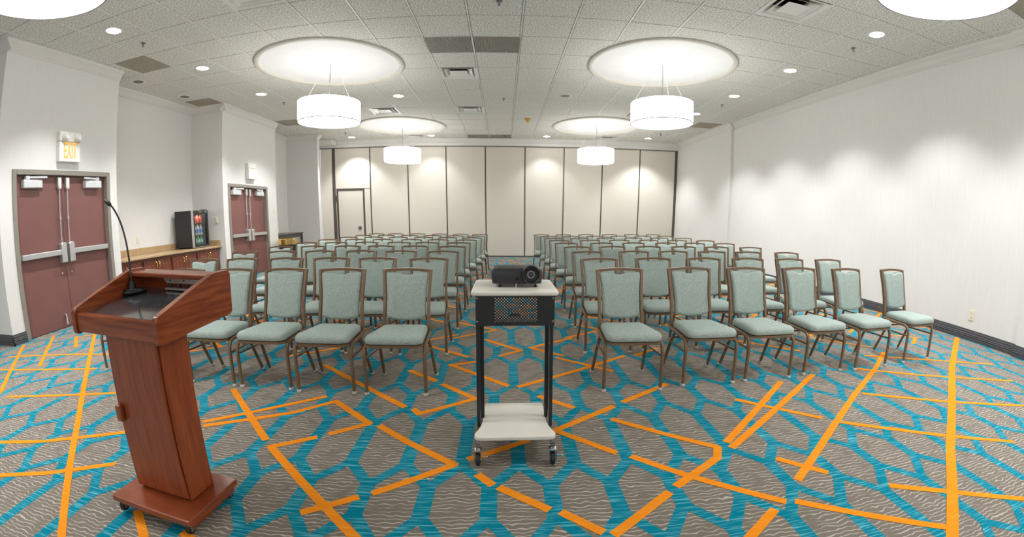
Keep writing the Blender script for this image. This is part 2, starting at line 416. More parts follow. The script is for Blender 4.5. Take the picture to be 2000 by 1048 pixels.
# crown moulding and baseboards, swept along the wall faces
def moulding(name, runs, prof, mat, label=None):
    """runs: list of ((x0,y0),(x1,y1),(nx,ny)) faces; prof: (out, z) polygon"""
    bm = nb()
    for (a, b, n) in runs:
        a = Vector((*a, 0)); b = Vector((*b, 0)); n = Vector((*n, 0))
        R = [[p+n*o+Vector((0, 0, z)) for o, z in prof] for p in (a, b)]
        loops(bm, R)
    return obj(name, bm, mat, kind='structure', label=label)
CROWN = [(0, CEIL-0.135), (0.012, CEIL-0.135), (0.014, CEIL-0.115), (0.03, CEIL-0.10), (0.055, CEIL-0.055), (0.085, CEIL-0.028), (0.09, CEIL), (0, CEIL)]
moulding('trim_1', [((XL, 3.30), (XL, 5.32), (1, 0)), ((XMIN, 3.30), (XL+0.09, 3.30), (0, -1)), ((XALC, 5.02), (XALC, 7.95), (1, 0)), ((XALC, 7.95), (XL2+0.09, 7.95), (0, -1)),
                    ((XL2, 7.86), (XL2, 10.12), (1, 0)), ((-6.0, 10.12), (-6.0, 11.9), (1, 0)), ((-6.0, 11.9), (-5.07, 11.9), (0, -1)), ((-5.07, 11.81), (-5.07, 12.02), (1, 0))], CROWN, M_TRIM)
moulding('trim_2', [((XR, 2.74), (XR, 9.72), (-1, 0)), ((XR-0.06, 9.63), (XR-0.06, 13.0), (-1, 0)), ((XR-0.04, YMIN), (XR-0.04, 2.83), (-1, 0))], CROWN, M_TRIM)
moulding('trim_3', [((-5.46, YB), (XR, YB), (0, -1))], [(0, CEIL-0.20), (0.03, CEIL-0.20), (0.035, CEIL-0.12), (0.06, CEIL-0.10), (0.10, CEIL-0.03), (0.11, CEIL), (0, CEIL)], M_TRIM)
def baseprof(h=0.125):
    out = [(0, 0), (0.022, 0)]
    k = 4
    for i in range(k):
        z = h*0.28+h*0.62*i/k; dz = h*0.62/k
        out += [(0.022-0.003*i, z), (0.013, z+dz*0.25), (0.013, z+dz*0.45), (0.019-0.003*i, z+dz*0.6)]
    out += [(0.008, h), (0, h)]
    return out
moulding('baseboard_right', [((XR, 2.74), (XR, 9.72), (-1, 0)), ((XR-0.06, 9.70), (XR-0.06, 13.0), (-1, 0)), ((XR-0.04, YMIN), (XR-0.04, 2.76), (-1, 0))], baseprof(), M_BASE)
moulding('baseboard_left', [((XL, 3.28), (XL, D1[0]), (1, 0)), ((XMIN, 3.30), (XL+0.022, 3.30), (0, -1)), ((XL, D1[1]), (XL, 5.32), (1, 0)),
                            ((XL2, 7.95), (XL2, D2[0]), (1, 0)), ((XL2, D2[1]), (XL2, 10.12), (1, 0)), ((-6.0, 10.12), (-6.0, 11.9), (1, 0)), ((-6.0, 11.9), (-5.07, 11.9), (0, -1))], baseprof(), M_BASE)

# ------------------------------------------------------------------ ceiling: tiles, grid bars, domes
GX, GY, T = 0.2, 4.97, 0.61
DOMES = [(-2.55, 6.42, 'left', 'front'), (2.30, 6.36, 'right', 'front'), (-2.53, 11.12, 'left', 'rear'), (2.28, 10.95, 'right', 'rear'),
         (-2.54, 1.65, 'left', 'near'), (2.36, 1.66, 'right', 'near'), (-2.53, -2.9, 'left', 'unseen'), (2.36, -2.9, 'right', 'unseen')]
DR = 1.05
def inroom(x, y):
    if x < XMIN or x > XR+0.05 or y > YB or y < YMIN: return False
    if y > 3.3 and x < XL:
        if 5.0 < y < 7.95 and x > XALC: return True
        if 10.12 < y < 11.9 and x > -6.0: return True
        return False
    if y > 7.95 and x < XL2 and not (10.12 < y < 11.9): return x > -5.46 and y > 11.9
    return True

def cut_poly(x0, x1, y0, y1):
    """rectangle minus any dome disc -> outline (or None)"""
    r = DR+0.02
    for dx, dy, _, _ in DOMES:
        nx, ny = min(max(dx, x0), x1), min(max(dy, y0), y1)
        if (nx-dx)**2+(ny-dy)**2 >= r*r: continue
        per = []
        n = 40
        cs = [(x0, y0), (x1, y0), (x1, y1), (x0, y1)]
        for i in range(4):
            a, b = cs[i], cs[(i+1) % 4]
            for k in range(n): per.append((a[0]+(b[0]-a[0])*k/n, a[1]+(b[1]-a[1])*k/n, k == 0))
        ins = [(p[0]-dx)**2+(p[1]-dy)**2 < r*r for p in per]
        if all(ins): return None
        if not any(ins): return cs
        m = len(per); st = next(i for i in range(m) if ins[i-1] and not ins[i])
        run = []
        i = st
        while not ins[i % m] and i < st+m: run.append(per[i % m]); i += 1
        pts = [(p[0], p[1]) for j, p in enumerate(run) if p[2] or j in (0, len(run)-1)]
        if len(run) < 3: return None
        a0 = math.atan2(pts[-1][1]-dy, pts[-1][0]-dx); a1 = math.atan2(pts[0][1]-dy, pts[0][0]-dx)
        d = (a1-a0+PI) % (2*PI)-PI
        k = max(2, int(abs(d)/0.12))
        for q in range(1, k): pts.append((dx+r*math.cos(a0+d*q/k), dy+r*math.sin(a0+d*q/k)))
        return pts
    return [(x0, y0), (x1, y0), (x1, y1), (x0, y1)]

BROWN = {(-9, 0), (-10, -4), (-9, -8), (7, -8), (7, 5)}          # (column, row) of the brown tiles; row = tile whose near edge is at GY - row*T
DIFF = [(-5, 2, 'near left, at the top edge of the picture'), (4, 2, 'near right, at the top edge of the picture'), (-2, -3, 'in the middle, nearer of two'), (-2, -7, 'in the middle, farther of two'),
        (-5, -7, 'behind the front left pendant'), (4, -7, 'behind the front right pendant'), (-5, -12, 'above the rear left drum'), (4, -12, 'above the rear right drum')]
GRILL = {(-2, -1), (-1, -1), (-2, -12), (-1, -12)}
def cell(i, j): return GX+i*T, GX+(i+1)*T, GY-j*T-0.0, GY-j*T+T     # column i, row j (j grows toward the camera)

def make_ceiling():
    bm = nb(); box(bm, XMIN-0.1, XR+0.2, YMIN-0.1, 13.3, 3.66, 3.72)
    root = obj('ceiling', bm, M_TILE, kind='structure')
    full = {}
    cells = []
    special = {(i, j) for i, j, _ in DIFF} | GRILL
    for i in range(-14, 9):
        for j in range(-14, 14):
            x0, x1, y0, y1 = cell(i, j)
            x1c = min(x1, XR); y1c = min(y1, YB)
            cxm, cym = (x0+x1c)/2, (y0+y1c)/2
            if y0 >= YB-0.02 or x0 >= XR-0.02 or y1 < YMIN: continue
            if not (inroom(cxm, cym) or inroom(x1-0.05, cym) or inroom(cxm, y0+0.05) or inroom(cxm, y1-0.05)): continue
            cells.append((i, j, x0, x1c, y0, y1c))
    bars = {}
    g = 0.0135
    def dist(c): return math.hypot((c[2]+c[3])/2, (c[4]+c[5])/2)
    vis = [c for c in cells if c[4] > 0.9]; hid = [c for c in cells if c[4] <= 0.9]
    vis.sort(key=dist)
    rest = nb(); nt = 0
    for c in vis+hid:
        i, j, x0, x1, y0, y1 = c
        if (i, j) in special: continue
        pl = cut_poly(x0+g, x1-g, y0+0.006, y1-0.006)
        if not pl: continue
        brown = (i, j) in BROWN
        if nt < 296 and c in vis:
            whole = len(pl) == 4 and abs(x1-x0-T) < 1e-6 and abs(y1-y0-T) < 1e-6 and len({round(p[0], 5) for p in pl}) == 2 and len({round(p[1], 5) for p in pl}) == 2
            key = brown
            if whole and key in full:
                o = bpy.data.objects.new('ceiling_tile', full[key]); COL.objects.link(o)
                o.location = ((x0+x1)/2, (y0+y1)/2, CEIL); o.parent = root
            else:
                b = nb(); mx, my = (x0+x1)/2, (y0+y1)/2
                prism(b, [(p[0]-mx, p[1]-my) for p in pl], 'Z', 0.0, 0.014, bev=0.003 if whole else 0, seg=1)
                o = obj('ceiling_tile', b, M_BROWN if brown else M_TILE, root, (mx, my, CEIL))
                if whole: full[key] = o.data
            if brown: o['label'] = 'plain brown ceiling tile'
            nt += 1
        else:
            prism(rest, pl, 'Z', CEIL, CEIL+0.014)
    obj('far_ceiling_tiles', rest, M_TILE, root, kind='stuff')
    # grid bars, each interrupted at the domes
    def segs(fix, lo, hi, along):
        iv = [(lo, hi)]
        for dx, dy, _, _ in DOMES:
            c, o = (dx, dy) if along == 'Y' else (dy, dx)
            d = abs(fix-c)
            if d >= DR+0.02: continue
            h = math.sqrt((DR+0.02)**2-d*d); nv = []
            for a, b in iv:
                if o-h > a: nv.append((a, min(b, o-h)))
                if o+h < b: nv.append((max(a, o+h), b))
            iv = [q for q in nv if q[1]-q[0] > 0.01]
        return iv
    for i in range(-13, 9):
        x = GX+i*T
        y0, y1 = YMIN, YB
        if x < XL: y0, y1 = (YMIN, 3.3)
        b = nb(); n = 0
        rngs = [(y0, y1)]
        if XALC < x < XL: rngs.append((5.0, 7.95))
        if x < XL: pass
        elif x < XL2: rngs = [(YMIN, 7.95)]
        for r0, r1 in rngs:
            for a, c in segs(x, r0, r1, 'Y'):
                box(b, x-0.009, x+0.009, a, c, CEIL-0.003, CEIL+0.02); n += 1
        obj('grid_bar', b, M_GRID, root)
    for j in range(-13, 13):
        y = GY-j*T
        if y > YB or y < YMIN: continue
        x0 = XMIN if y < 3.3 else (XALC if 5.02 < y < 7.95 else (XL if y < 7.95 else (-6.0 if 10.12 < y < 11.9 else XL2)))
        b = nb()
        for a, c in segs(y, x0, XR, 'X'):
            box(b, a, c, y-0.004, y+0.004, CEIL+0.004, CEIL+0.02)
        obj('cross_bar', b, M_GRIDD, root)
make_ceiling()

for k, (dx, dy, side, pos) in enumerate(DOMES):
    t = thing('ceiling_dome', f'round white recessed dome in the ceiling, {pos} one on the {side}', 'ceiling recess', (dx, dy, CEIL), group='ceiling domes')
    b = nb(); lathe(b, [(DR+0.035, -0.002), (DR+0.035, -0.020), (DR+0.02, -0.028), (DR-0.02, -0.028), (DR-0.03, -0.02), (DR-0.03, 0.02), (DR+0.02, 0.02)], 96, close=True)
    obj('rim', b, M_RIM, t, smooth=True)
    b = nb(); lathe(b, [(DR-0.02, 0.018), (DR-0.06, 0.02), (DR-0.07, 0.035), (DR-0.12, 0.045)]+[(DR*(1-s)*0.88, 0.05+0.09*math.sin(s*PI/2)) for s in (0.02, 0.1, 0.25, 0.45, 0.7, 0.9)]+[(0.001, 0.14)], 96)
    obj('dome', b, M_DOME, t, smooth=True)

# pendants: canopy, cord, wires, glowing drum
def pendant(dx, dy, zt, zb, r, side, pos):
    t = thing('pendant_lamp', f'large white glowing drum pendant lamp hanging below the {pos} {side} ceiling dome', 'pendant lamp', (dx, dy, 0), group='drum pendant lamps')
    top = CEIL+0.138
    b = nb(); lathe(b, [(0.001, top), (0.075, top), (0.078, top-0.012), (0.07, top-0.022), (0.02, top-0.03), (0.001, top-0.03)], 24); obj('canopy', b, M_CLOSER, t, smooth=True)
    b = nb(); tube(b, smooth_path([(0, 0, top-0.02), (0.012, 0, (top+zt)/2+0.1), (-0.004, 0, zt+0.1), (0, 0, zt-0.05)], 5), 0.0045, 6); obj('cord', b, M_STEELD, t)
    for q in range(3):
        a = 2*PI*q/3+0.9
        b = nb(); tube(b, [(0.03*math.cos(a), 0.03*math.sin(a), top-0.03), ((r-0.03)*math.cos(a), (r-0.03)*math.sin(a), zt)], 0.0025, 5); obj('suspension_wire', b, M_WHITEP, t)
    b = nb(); lathe(b, [(r-0.006, zb+0.012), (r, zb+0.006), (r, zt), (r-0.006, zt), (r-0.006, zb+0.012)], 64, close=True)
    sh = obj('shade', b, M_SHADE, t, smooth=True)
    b = nb(); lathe(b, [(r-0.006, zb-0.002), (r+0.003, zb-0.002), (r+0.003, zb+0.010), (r-0.006, zb+0.010)], 64, close=True); obj('rim_wire', b, M_SHRIM, sh, smooth=True)
    b = nb(); lathe(b, [(r-0.008, zb+0.02), (r-0.01, zb+0.006), (r*0.6, zb-0.004), (0.03, zb-0.008), (0.03, zb-0.02), (0.012, zb-0.026), (0.001, zb-0.026)], 64); obj('bottom_diffuser', b, M_SHADE, t, smooth=True)
    b = nb(); lathe(b, [(r-0.008, zt-0.03), (r-0.01, zt-0.02), (0.001, zt-0.02)], 64); obj('top_diffuser', b, M_TOPD, t, smooth=True)
for (dx, dy, side, pos) in DOMES:
    pendant(dx, dy, 2.84, 2.54 if pos == 'front' else 2.52, 0.452, side, pos)

# downlights, dark cans, sprinklers, diffusers, grilles
def downlight(x, y, where, lit=True, power=1.0):
    t = thing('downlight' if lit else 'unlit_downlight', ('lit round recessed downlight ' if lit else 'unlit dark round recessed downlight ')+where, 'ceiling light', (x, y, CEIL), group='recessed downlights')
    b = nb(); lathe(b, [(0.088, 0.002), (0.118, 0.0), (0.120, -0.004), (0.112, -0.009), (0.088, -0.006)], 32, close=True); obj('trim_ring', b, M_WHITEP if lit else M_GRID, t, smooth=True)
    b = nb()
    if lit:
        lathe(b, [(0.090, -0.001), (0.086, -0.005), (0.001, -0.006)], 32); obj('lens', b, M_LIT, t, smooth=True)
        spot('downlight_beam', t, (0, 0, -0.02), DOWN_W*power, 104, 0.55, r=0.07)
    else:
        lathe(b, [(0.090, -0.004), (0.086, 0.0), (0.07, -0.0015), (0.001, -0.002)], 32); obj('reflector', b, M_CANIN, t, smooth=True)
for n_, (x, y) in enumerate([(-4.38, 4.05), (-4.36, 5.87), (-4.33, 7.6), (-4.30, 9.25), (-4.28, 12.45)]):
    downlight(x, y, f'along the left side of the ceiling, {ORD[n_]} one in the picture')
for n_, (x, y) in enumerate([(4.17, 4.08), (4.13, 5.84), (4.10, 7.52), (4.06, 9.1), (4.04, 12.25)]):
    downlight(x, y, f'along the right side of the ceiling, {ORD[n_]} one in the picture')
for side, x in (('left', -4.38), ('right', 4.2)):                # the same rows go on over the camera
    for y, wh in ((2.3, 'just in front of the camera'), (0.55, 'above the camera'), (-1.2, 'behind the camera'), (-2.95, 'at the very front')):
        downlight(x, y, f'{wh}, in the {side} row')
downlight(-1.97, 8.34, 'between the two left pendant lamps')
downlight(-2.02, 12.45, 'near the partition, just right of the rear left drum', power=0.4)
downlight(1.19, 12.45, 'near the partition, just left of the rear right drum', power=0.4)
downlight(1.13, 8.3, 'right of the ceiling centre', lit=False)
downlight(-5.62, 5.86, 'over the counter alcove, nearer one', lit=False)
downlight(-5.62, 7.08, 'over the counter alcove, farther one', lit=False)
for x, y, wh in ((-4.38, 4.59, 'front left, behind the first downlight'), (-4.24, 8.32, 'at the left, beyond the third downlight'), (-4.21, 11.75, 'at the far left near the partition'), (-0.01, 8.57, 'in the ceiling centre, middle distance'),
                 (0.01, 12.4, 'in the ceiling centre by the partition'), (4.26, 4.61, 'front right, behind the first downlight'), (4.19, 8.17, 'at the right, beyond the third downlight'), (4.14, 11.5, 'at the far right near the partition'), (-0.06, 4.62, 'in the ceiling centre at the top edge')):
    t = thing('sprinkler', 'small dark metal fire sprinkler head '+wh, 'sprinkler', (x, y, CEIL), group='fire sprinklers')
    b = nb(); lathe(b, [(0.001, -0.001), (0.032, -0.001), (0.034, -0.005), (0.012, -0.009), (0.001, -0.009)], 16); obj('escutcheon', b, M_STEELD, t, smooth=True)
    b = nb(); lathe(b, [(0.001, -0.008), (0.010, -0.008), (0.009, -0.035), (0.004, -0.045), (0.001, -0.045)], 10)
    for s in (-1, 1): tube(b, [(s*0.009, 0, -0.012), (s*0.013, 0, -0.03), (s*0.003, 0, -0.048)], 0.0025, 5)
    obj('head', b, M_STEELD, t, smooth=True)
    b = nb(); lathe(b, [(0.001, -0.048), (0.017, -0.048), (0.017, -0.051), (0.001, -0.051)], 12); obj('deflector', b, M_STEELD, t)
t = thing('smoke_detector', 'small yellowed smoke detector on the ceiling right of centre', 'smoke detector', (0.54, 10.3, CEIL))
b = nb(); lathe(b, [(0.001, 0), (0.075, 0), (0.075, -0.02), (0.001, -0.02)], 20); obj('mount', b, M_SMOKE, t, smooth=True)
b = nb(); lathe(b, [(0.001, -0.02), (0.05, -0.02), (0.035, -0.07), (0.02, -0.085), (0.001, -0.085)], 20); obj('sensor', b, M_SMOKE, t, smooth=True)

def square_ring(bm, s0, s1, z0, z1, th=0.004):
    """sloping square louvre ring from half size s0 at z0 to s1 at z1"""
    R = []
    for s, z in ((s0, z0), (s1, z1), (s1-th, z1+th), (s0-th, z0+th)):
        R.append([(s, s, z), (-s, s, z), (-s, -s, z), (s, -s, z)])
    R.append(R[0]); loops(bm, R, close_ends=False)
for i, j, wh in DIFF:
    x0, x1, y0, y1 = cell(i, j)
    t = thing('air_diffuser', 'white square ceiling air diffuser '+wh, 'air vent', ((x0+x1)/2, (y0+y1)/2, CEIL), group='square ceiling air diffusers')
    b = nb(); h = T/2-0.01; lathe(b, [(0.14, 0.10), (0.001, 0.10)], 24); box(b, -h, h, -h, h, 0.102, 0.11); obj('duct', b, M_HOLE, t)
    b = nb(); square_ring(b, h, h-0.045, 0.0, 0.012); square_ring(b, h-0.045, 0.17, 0.012, 0.09); obj('pan', b, M_WHITEP, t)
    b = nb(); square_ring(b, 0.215, 0.14, 0.004, 0.045); obj('louvre', b, M_WHITEP, t)
    b = nb(); loops(b, [[(s, s, z), (-s, s, z), (-s, -s, z), (s, -s, z)] for s, z in ((0.135, 0.002), (0.10, 0.022), (0.03, 0.03), (0.005, 0.03))]); obj('centre_plate', b, M_WHITEP, t)
for name, j, wh in (('near', -1, 'nearer one, beyond the first ceiling tiles'), ('far', -12, 'far one by the partition')):
    x0, _, y0, y1 = cell(-2, j); x1 = cell(-1, j)[1]
    t = thing('return_grille', f'long ribbed grey brown ceiling air grille, {wh}', 'air grille', (x0, y0, CEIL), group='return air grilles')
    b = nb(); box(b, 0.012, x1-x0-0.012, 0.012, T-0.012, 0.03, 0.034); obj('backing', b, M_GRILLE, t)
    b = nb(); n = 62
    for q in range(n):
        xx = 0.02+(x1-x0-0.04)*q/(n-1); box(b, xx-0.003, xx+0.003, 0.014, T-0.014, 0.002, 0.028)
    obj('fins', b, M_GRILLE, t, kind='stuff')
    b = nb(); box(b, 0, x1-x0, 0.0, 0.012, -0.003, 0.03); box(b, 0, x1-x0, T-0.012, T, -0.003, 0.03); box(b, 0, 0.012, 0.012, T-0.012, -0.003, 0.03); box(b, x1-x0-0.012, x1-x0, 0.012, T-0.012, -0.003, 0.03); box(b, T-0.006, T+0.006, 0.012, T-0.012, -0.002, 0.03)
    obj('grille_frame', b, M_GRID, t)

# ------------------------------------------------------------------ folding partition with its pass door
SEAMS = [-5.04, -3.93, -2.81, -1.69, -0.545, 0.615, 1.765, 2.915, 4.055, 5.17]
def make_partition():
    ZT = 3.19
    b = nb(); box(b, -5.46, XR, YB-0.03, YB+0.05, ZT, CEIL-0.19)
    root = obj('wall_partition', b, M_PARTFR, kind='structure', label='folding partition wall of cream panels with dark edges')
    for i, (a, c) in enumerate(zip(SEAMS, SEAMS[1:])):
        b = nb()
        if i == 0:
            box(b, a+0.02, c-0.015, YB, YB+0.05, 2.015, ZT); box(b, a+0.02, -4.97, YB, YB+0.05, 0.03, 2.005); box(b, -4.12, c-0.015, YB, YB+0.05, 0.03, 2.005)
        else: box(b, a+0.015, c-0.015, YB, YB+0.05, 0.03, ZT, 0.002)
        obj('partition_panel', b, M_PART, root)
        b = nb(); box(b, a-(0.045 if i == 0 else 0.016), a+(0.045 if i == 0 else 0.016), YB-0.008, YB+0.055, 0, ZT); obj('edge_strip', b, M_PARTFR, root)
    b = nb(); box(b, 5.16, XR-0.055, YB-0.008, YB+0.055, 0, ZT); obj('edge_strip', b, M_PARTFR, root)
    b = nb(); box(b, -5.44, -5.09, YB, YB+0.05, 0.03, ZT); obj('partition_panel', b, M_PART, root)
    b = nb(); box(b, -5.46, XR-0.06, YB-0.004, YB+0.05, 0, 0.03); obj('floor_seal', b, M_PARTFR, root)
    b = nb(); box(b, -5.02, -3.95, YB-0.004, YB+0.03, 2.005, 2.015); obj('header_strip', b, M_PARTFR, root)
    # sub parts of the pass door
    b = nb(); box(b, -4.92, -4.17, YB-0.004, YB+0.04, 0.03, 1.95, 0.003); d = obj('pass_door', b, M_PART, root)
    b = nb(); box(b, -4.97, -4.92, YB-0.012, YB+0.045, 0, 2.0); box(b, -4.17, -4.12, YB-0.012, YB+0.045, 0, 2.0); box(b, -4.92, -4.17, YB-0.012, YB+0.045, 1.95, 2.0)
    obj('door_frame', b, M_PARTFR, d)
    b = nb(); lathe(b, [(0.055, -0.005), (0.055, -0.016), (0.036, -0.018), (0.034, -0.008), (0.012, -0.008), (0.012, -0.04), (0.001, -0.04)], 20, c=(-4.29, YB, 0.85), axis='Y'); obj('flush_handle', b, M_STEELD, d, smooth=True)
    for z in (0.35, 1.72):
        b = nb(); tube(b, [(-4.975, YB-0.02, z-0.09), (-4.975, YB-0.02, z+0.09)], 0.014, 8); obj('hinge', b, M_PARTFR, d)
make_partition()

# header box above the partition at the left (fold-away pocket)
b = nb(); box(b, -5.46, -4.9, 12.55, 12.9, CEIL-0.15, CEIL-0.005, 0.01); o = obj('trim_4', b, M_TRIM, kind='structure')

# ------------------------------------------------------------------ double doors on the left
def double_door(n, X, y0, y1, top, kick):
    fw, ym = 0.062, (y0+y1)/2
    b = nb(); dep = 0.10
    for a, c in ((y0, y0+fw), (y1-fw, y1)): box(b, X-0.13, X+0.018, a, c, 0, top, 0.004)
    box(b, X-0.13, X+0.018, y0+fw, y1-fw, top-fw, top, 0.004)
    # rebate stops
    box(b, X-0.13, X-dep+0.02, y0+fw, y0+fw+0.018, 0, top-fw); box(b, X-0.13, X-dep+0.02, y1-fw-0.018, y1-fw, 0, top-fw)
    root = obj(f'door_{n}', b, M_FRAMEDOOR, kind='structure', label='pair of burgundy doors in a grey brown frame')
    XF = X-0.055                                           # front face of the leaves
    for side in (-1, 1):
        a, c = (y0+fw+0.004, ym-0.003) if side < 0 else (ym+0.003, y1-fw-0.004)
        b = nb(); box(b, XF-0.045, XF, a, c, 0.008, top-fw-0.004, 0.002)
        leaf = obj('door_leaf', b, M_DOOR, root)
        hinge, latch = (a, c) if side < 0 else (c, a)
        s = 1 if side < 0 else -1                          # direction from hinge to latch
        w = c-a
        # push bar
        zb = 0.94 if n == 1 else 0.86
        b = nb(); ya, yb2 = sorted((hinge+s*0.03, latch-s*0.10)); box(b, XF+0.025, XF+0.07, ya, yb2, zb-0.033, zb+0.033, 0.008, 2)
        ye = hinge+s*0.05; box(b, XF, XF+0.03, min(ye-0.03, ye+0.03), max(ye-0.03, ye+0.03), zb-0.03, zb+0.03)
        obj('push_bar', b, M_STEEL, leaf)
        yl = latch-s*0.065
        b = nb(); prism(b, [(yl-0.045, zb-0.13), (yl+0.045, zb-0.13), (yl+0.045, zb+0.10), (yl+0.025, zb+0.12), (yl-0.025, zb+0.12), (yl-0.045, zb+0.10)], 'X', XF, XF+0.085, 0.008, 1); obj('latch_case', b, M_STEEL, leaf)
        b = nb(); tube(b, [(XF+0.03, yl, zb+0.11), (XF+0.03, yl, top-fw-0.16)], 0.009, 8); 
        tube(b, [(XF+0.03, yl, (zb+top)/2-0.1), (XF+0.03, yl, (zb+top)/2-0.065)], 0.016, 8); box(b, XF, XF+0.03, yl-0.012, yl+0.012, (zb+top)/2-0.095, (zb+top)/2-0.07); obj('vertical_rod', b, M_STEEL, leaf, smooth=True)
        b = nb(); prism(b, [(yl-0.022, top-fw-0.17), (yl+0.022, top-fw-0.17), (yl+0.03, top-fw-0.14), (yl+0.03, top-fw-0.02), (yl-0.03, top-fw-0.02), (yl-0.03, top-fw-0.14)], 'X', XF, XF+0.055, 0.008, 1); obj('top_latch', b, M_STEEL, leaf)
        # closer with its arm
        ya, yb2 = sorted((hinge+s*0.10, hinge+s*0.40)); b = nb(); box(b, XF, XF+0.075, ya, yb2, top-fw-0.155, top-fw-0.055, 0.012, 2); obj('closer_body', b, M_CLOSER, leaf)
        b = nb(); tube(b, [(XF+0.05, hinge+s*0.17, top-fw-0.03), (XF+0.10, hinge+s*0.45, top-fw-0.03)], 0.012, 4, square=True, ry=0.008); box(b, XF+0.02, XF+0.075, hinge+s*0.17-0.03, hinge+s*0.17+0.03, top-fw-0.06, top-fw-0.012, 0.008); obj('closer_arm', b, M_CLOSER, leaf)
        if n == 1:
            b = nb(); lathe(b, [(0.012, 0), (0.012, 0.004), (0.001, 0.005)], 12, c=(XF, latch-s*0.08, 0.68), axis='X'); obj('lock_cylinder', b, M_STEEL, leaf)
        if kick and side < 0:
            b = nb(); tube(b, [(XF+0.004, latch-0.13, 0.17), (XF+0.03, latch-0.13, 0.16), (XF+0.045, latch-0.14, 0.07)], 0.012, 8); lathe(b, [(0.001, 0), (0.018, 0), (0.02, -0.03), (0.001, -0.03)], 10, c=(XF+0.045, latch-0.14, 0.075)); obj('kick_stop', b, M_STEEL, leaf)
double_door(1, XL, *D1, True)
double_door(2, XL2, *D2, False)

# exit signs above the doors
def text_mesh(s, size, depth):
    cu = bpy.data.curves.new('t', 'FONT'); cu.body = s; cu.size = size; cu.extrude = depth; cu.align_x = 'CENTER'; cu.resolution_u = 2
    o = bpy.data.objects.new('t', cu); COL.objects.link(o); dg = bpy.context.evaluated_depsgraph_get()
    me = bpy.data.meshes.new_from_object(o.evaluated_get(dg)); bpy.data.objects.remove(o); return me
def exit_sign(X, y, z, w, h, lamps, label):
    t = thing('exit_sign', label, 'exit sign', (X, y, z), group=None)
    b = nb(); box(b, 0, 0.075, -w/2, w/2, 0, h*0.66, 0.006); obj('sign_box', b, M_WHITEP, t)
    if lamps:
        b = nb(); box(b, 0, 0.085, -w/2, w/2, h*0.665, h, 0.012, 2); obj('battery_box', b, M_WHITEP, t)
        for s in (-1, 1):
            b = nb(); lathe(b, [(0.001, 0.0), (0.045, 0.0), (0.05, 0.03), (0.04, 0.055), (0.001, 0.06)], 20, c=(0.085, s*w*0.30, h*0.80), axis='X'); l = obj('lamp_head', b, M_WHITEP, t, smooth=True)
            b = nb(); lathe(b, [(0.001, 0.061), (0.034, 0.058), (0.03, 0.066), (0.001, 0.07)], 16, c=(0.085, s*w*0.30, h*0.80), axis='X'); obj('lens', b, M_CLOSER, l, smooth=True)
        b = nb(); prism(b, [(-w*0.42, h*0.645), (w*0.42, h*0.645), (w*0.24, h*0.56), (-w*0.2, h*0.56)], 'X', 0.075, 0.079); obj('glow_shield', b, M_EXITD, t)
        me = text_mesh('EXIT', 0.17, 0.002); me.materials.append(M_EXITL)
        o = bpy.data.objects.new('lettering', me); COL.objects.link(o); o.parent = t
        sx = w*0.62/max(1e-6, o.dimensions.x)
        o.scale = (sx, 1.75, 1); o.rotation_euler = (PI/2, 0, PI/2); o.location = (0.079, 0, h*0.12); o['label'] = 'amber EXIT letters'
    return t
exit_sign(XL, 4.38, 2.05, 0.36, 0.38, True, 'white exit sign with two emergency lamps above the near burgundy doors')
t = exit_sign(XL2, 8.96, 2.02, 0.32, 0.34, False, 'plain pale sign box above the far burgundy doors')
b = nb(); box(b, 0.0, 0.07, -0.16, 0.16, 0.228, 0.34, 0.008); obj('cap', b, M_WHITEP, t)

# ------------------------------------------------------------------ switch and outlet plates
def plate(name, label, cat, loc, facing, w=0.075, h=0.12, kind='outlet', parts_only=None):
    t = thing(name, label, cat, loc, {'+X': 0, '-X': PI, '-Y': -PI/2}[facing])
    b = nb(); box(b, 0, 0.007, -w/2, w/2, -h/2, h/2, 0.003); obj('cover_plate', b, M_IVORY, t)
    if kind == 'outlet':
        for s in (-1, 1):
            b = nb(); lathe(b, [(0.017, 0.006), (0.017, 0.009), (0.001, 0.0092)], 14, c=(0, 0, s*0.026), axis='X'); o = obj('socket', b, M_IVORY, t)
            b = nb()
            for q in (-1, 1): box(b, 0.009, 0.0098, q*0.007-0.0015, q*0.007+0.0015, s*0.026-0.006, s*0.026+0.006)
            obj('slots', b, M_HOLE, o)
    else:
        b = nb(); box(b, 0.006, 0.012, -0.018, 0.018, -0.034, 0.034, 0.002); obj('switch_rocker', b, M_IVORY, t)
plate('outlet', 'ivory wall outlet low on the right wall', 'outlet', (XR, 3.43, 0.29), '-X')
plate('outlet', 'ivory wall outlet above the counter, left of the microphone neck', 'outlet', (XALC, 6.36, 0.95), '+X')
plate('outlet', 'ivory wall outlet behind the drinks cooler with a plug in it', 'outlet', (XALC, 7.40, 0.93), '+X')
plate('light_switch', 'ivory light switch right of the drinks cooler', 'switch', (-5.56, 7.95, 1.20), '-Y', kind='switch')
plate('light_switch', 'small switch at the right of the far burgundy doors', 'switch', (XL2, 9.98, 1.36), '+X', kind='switch')

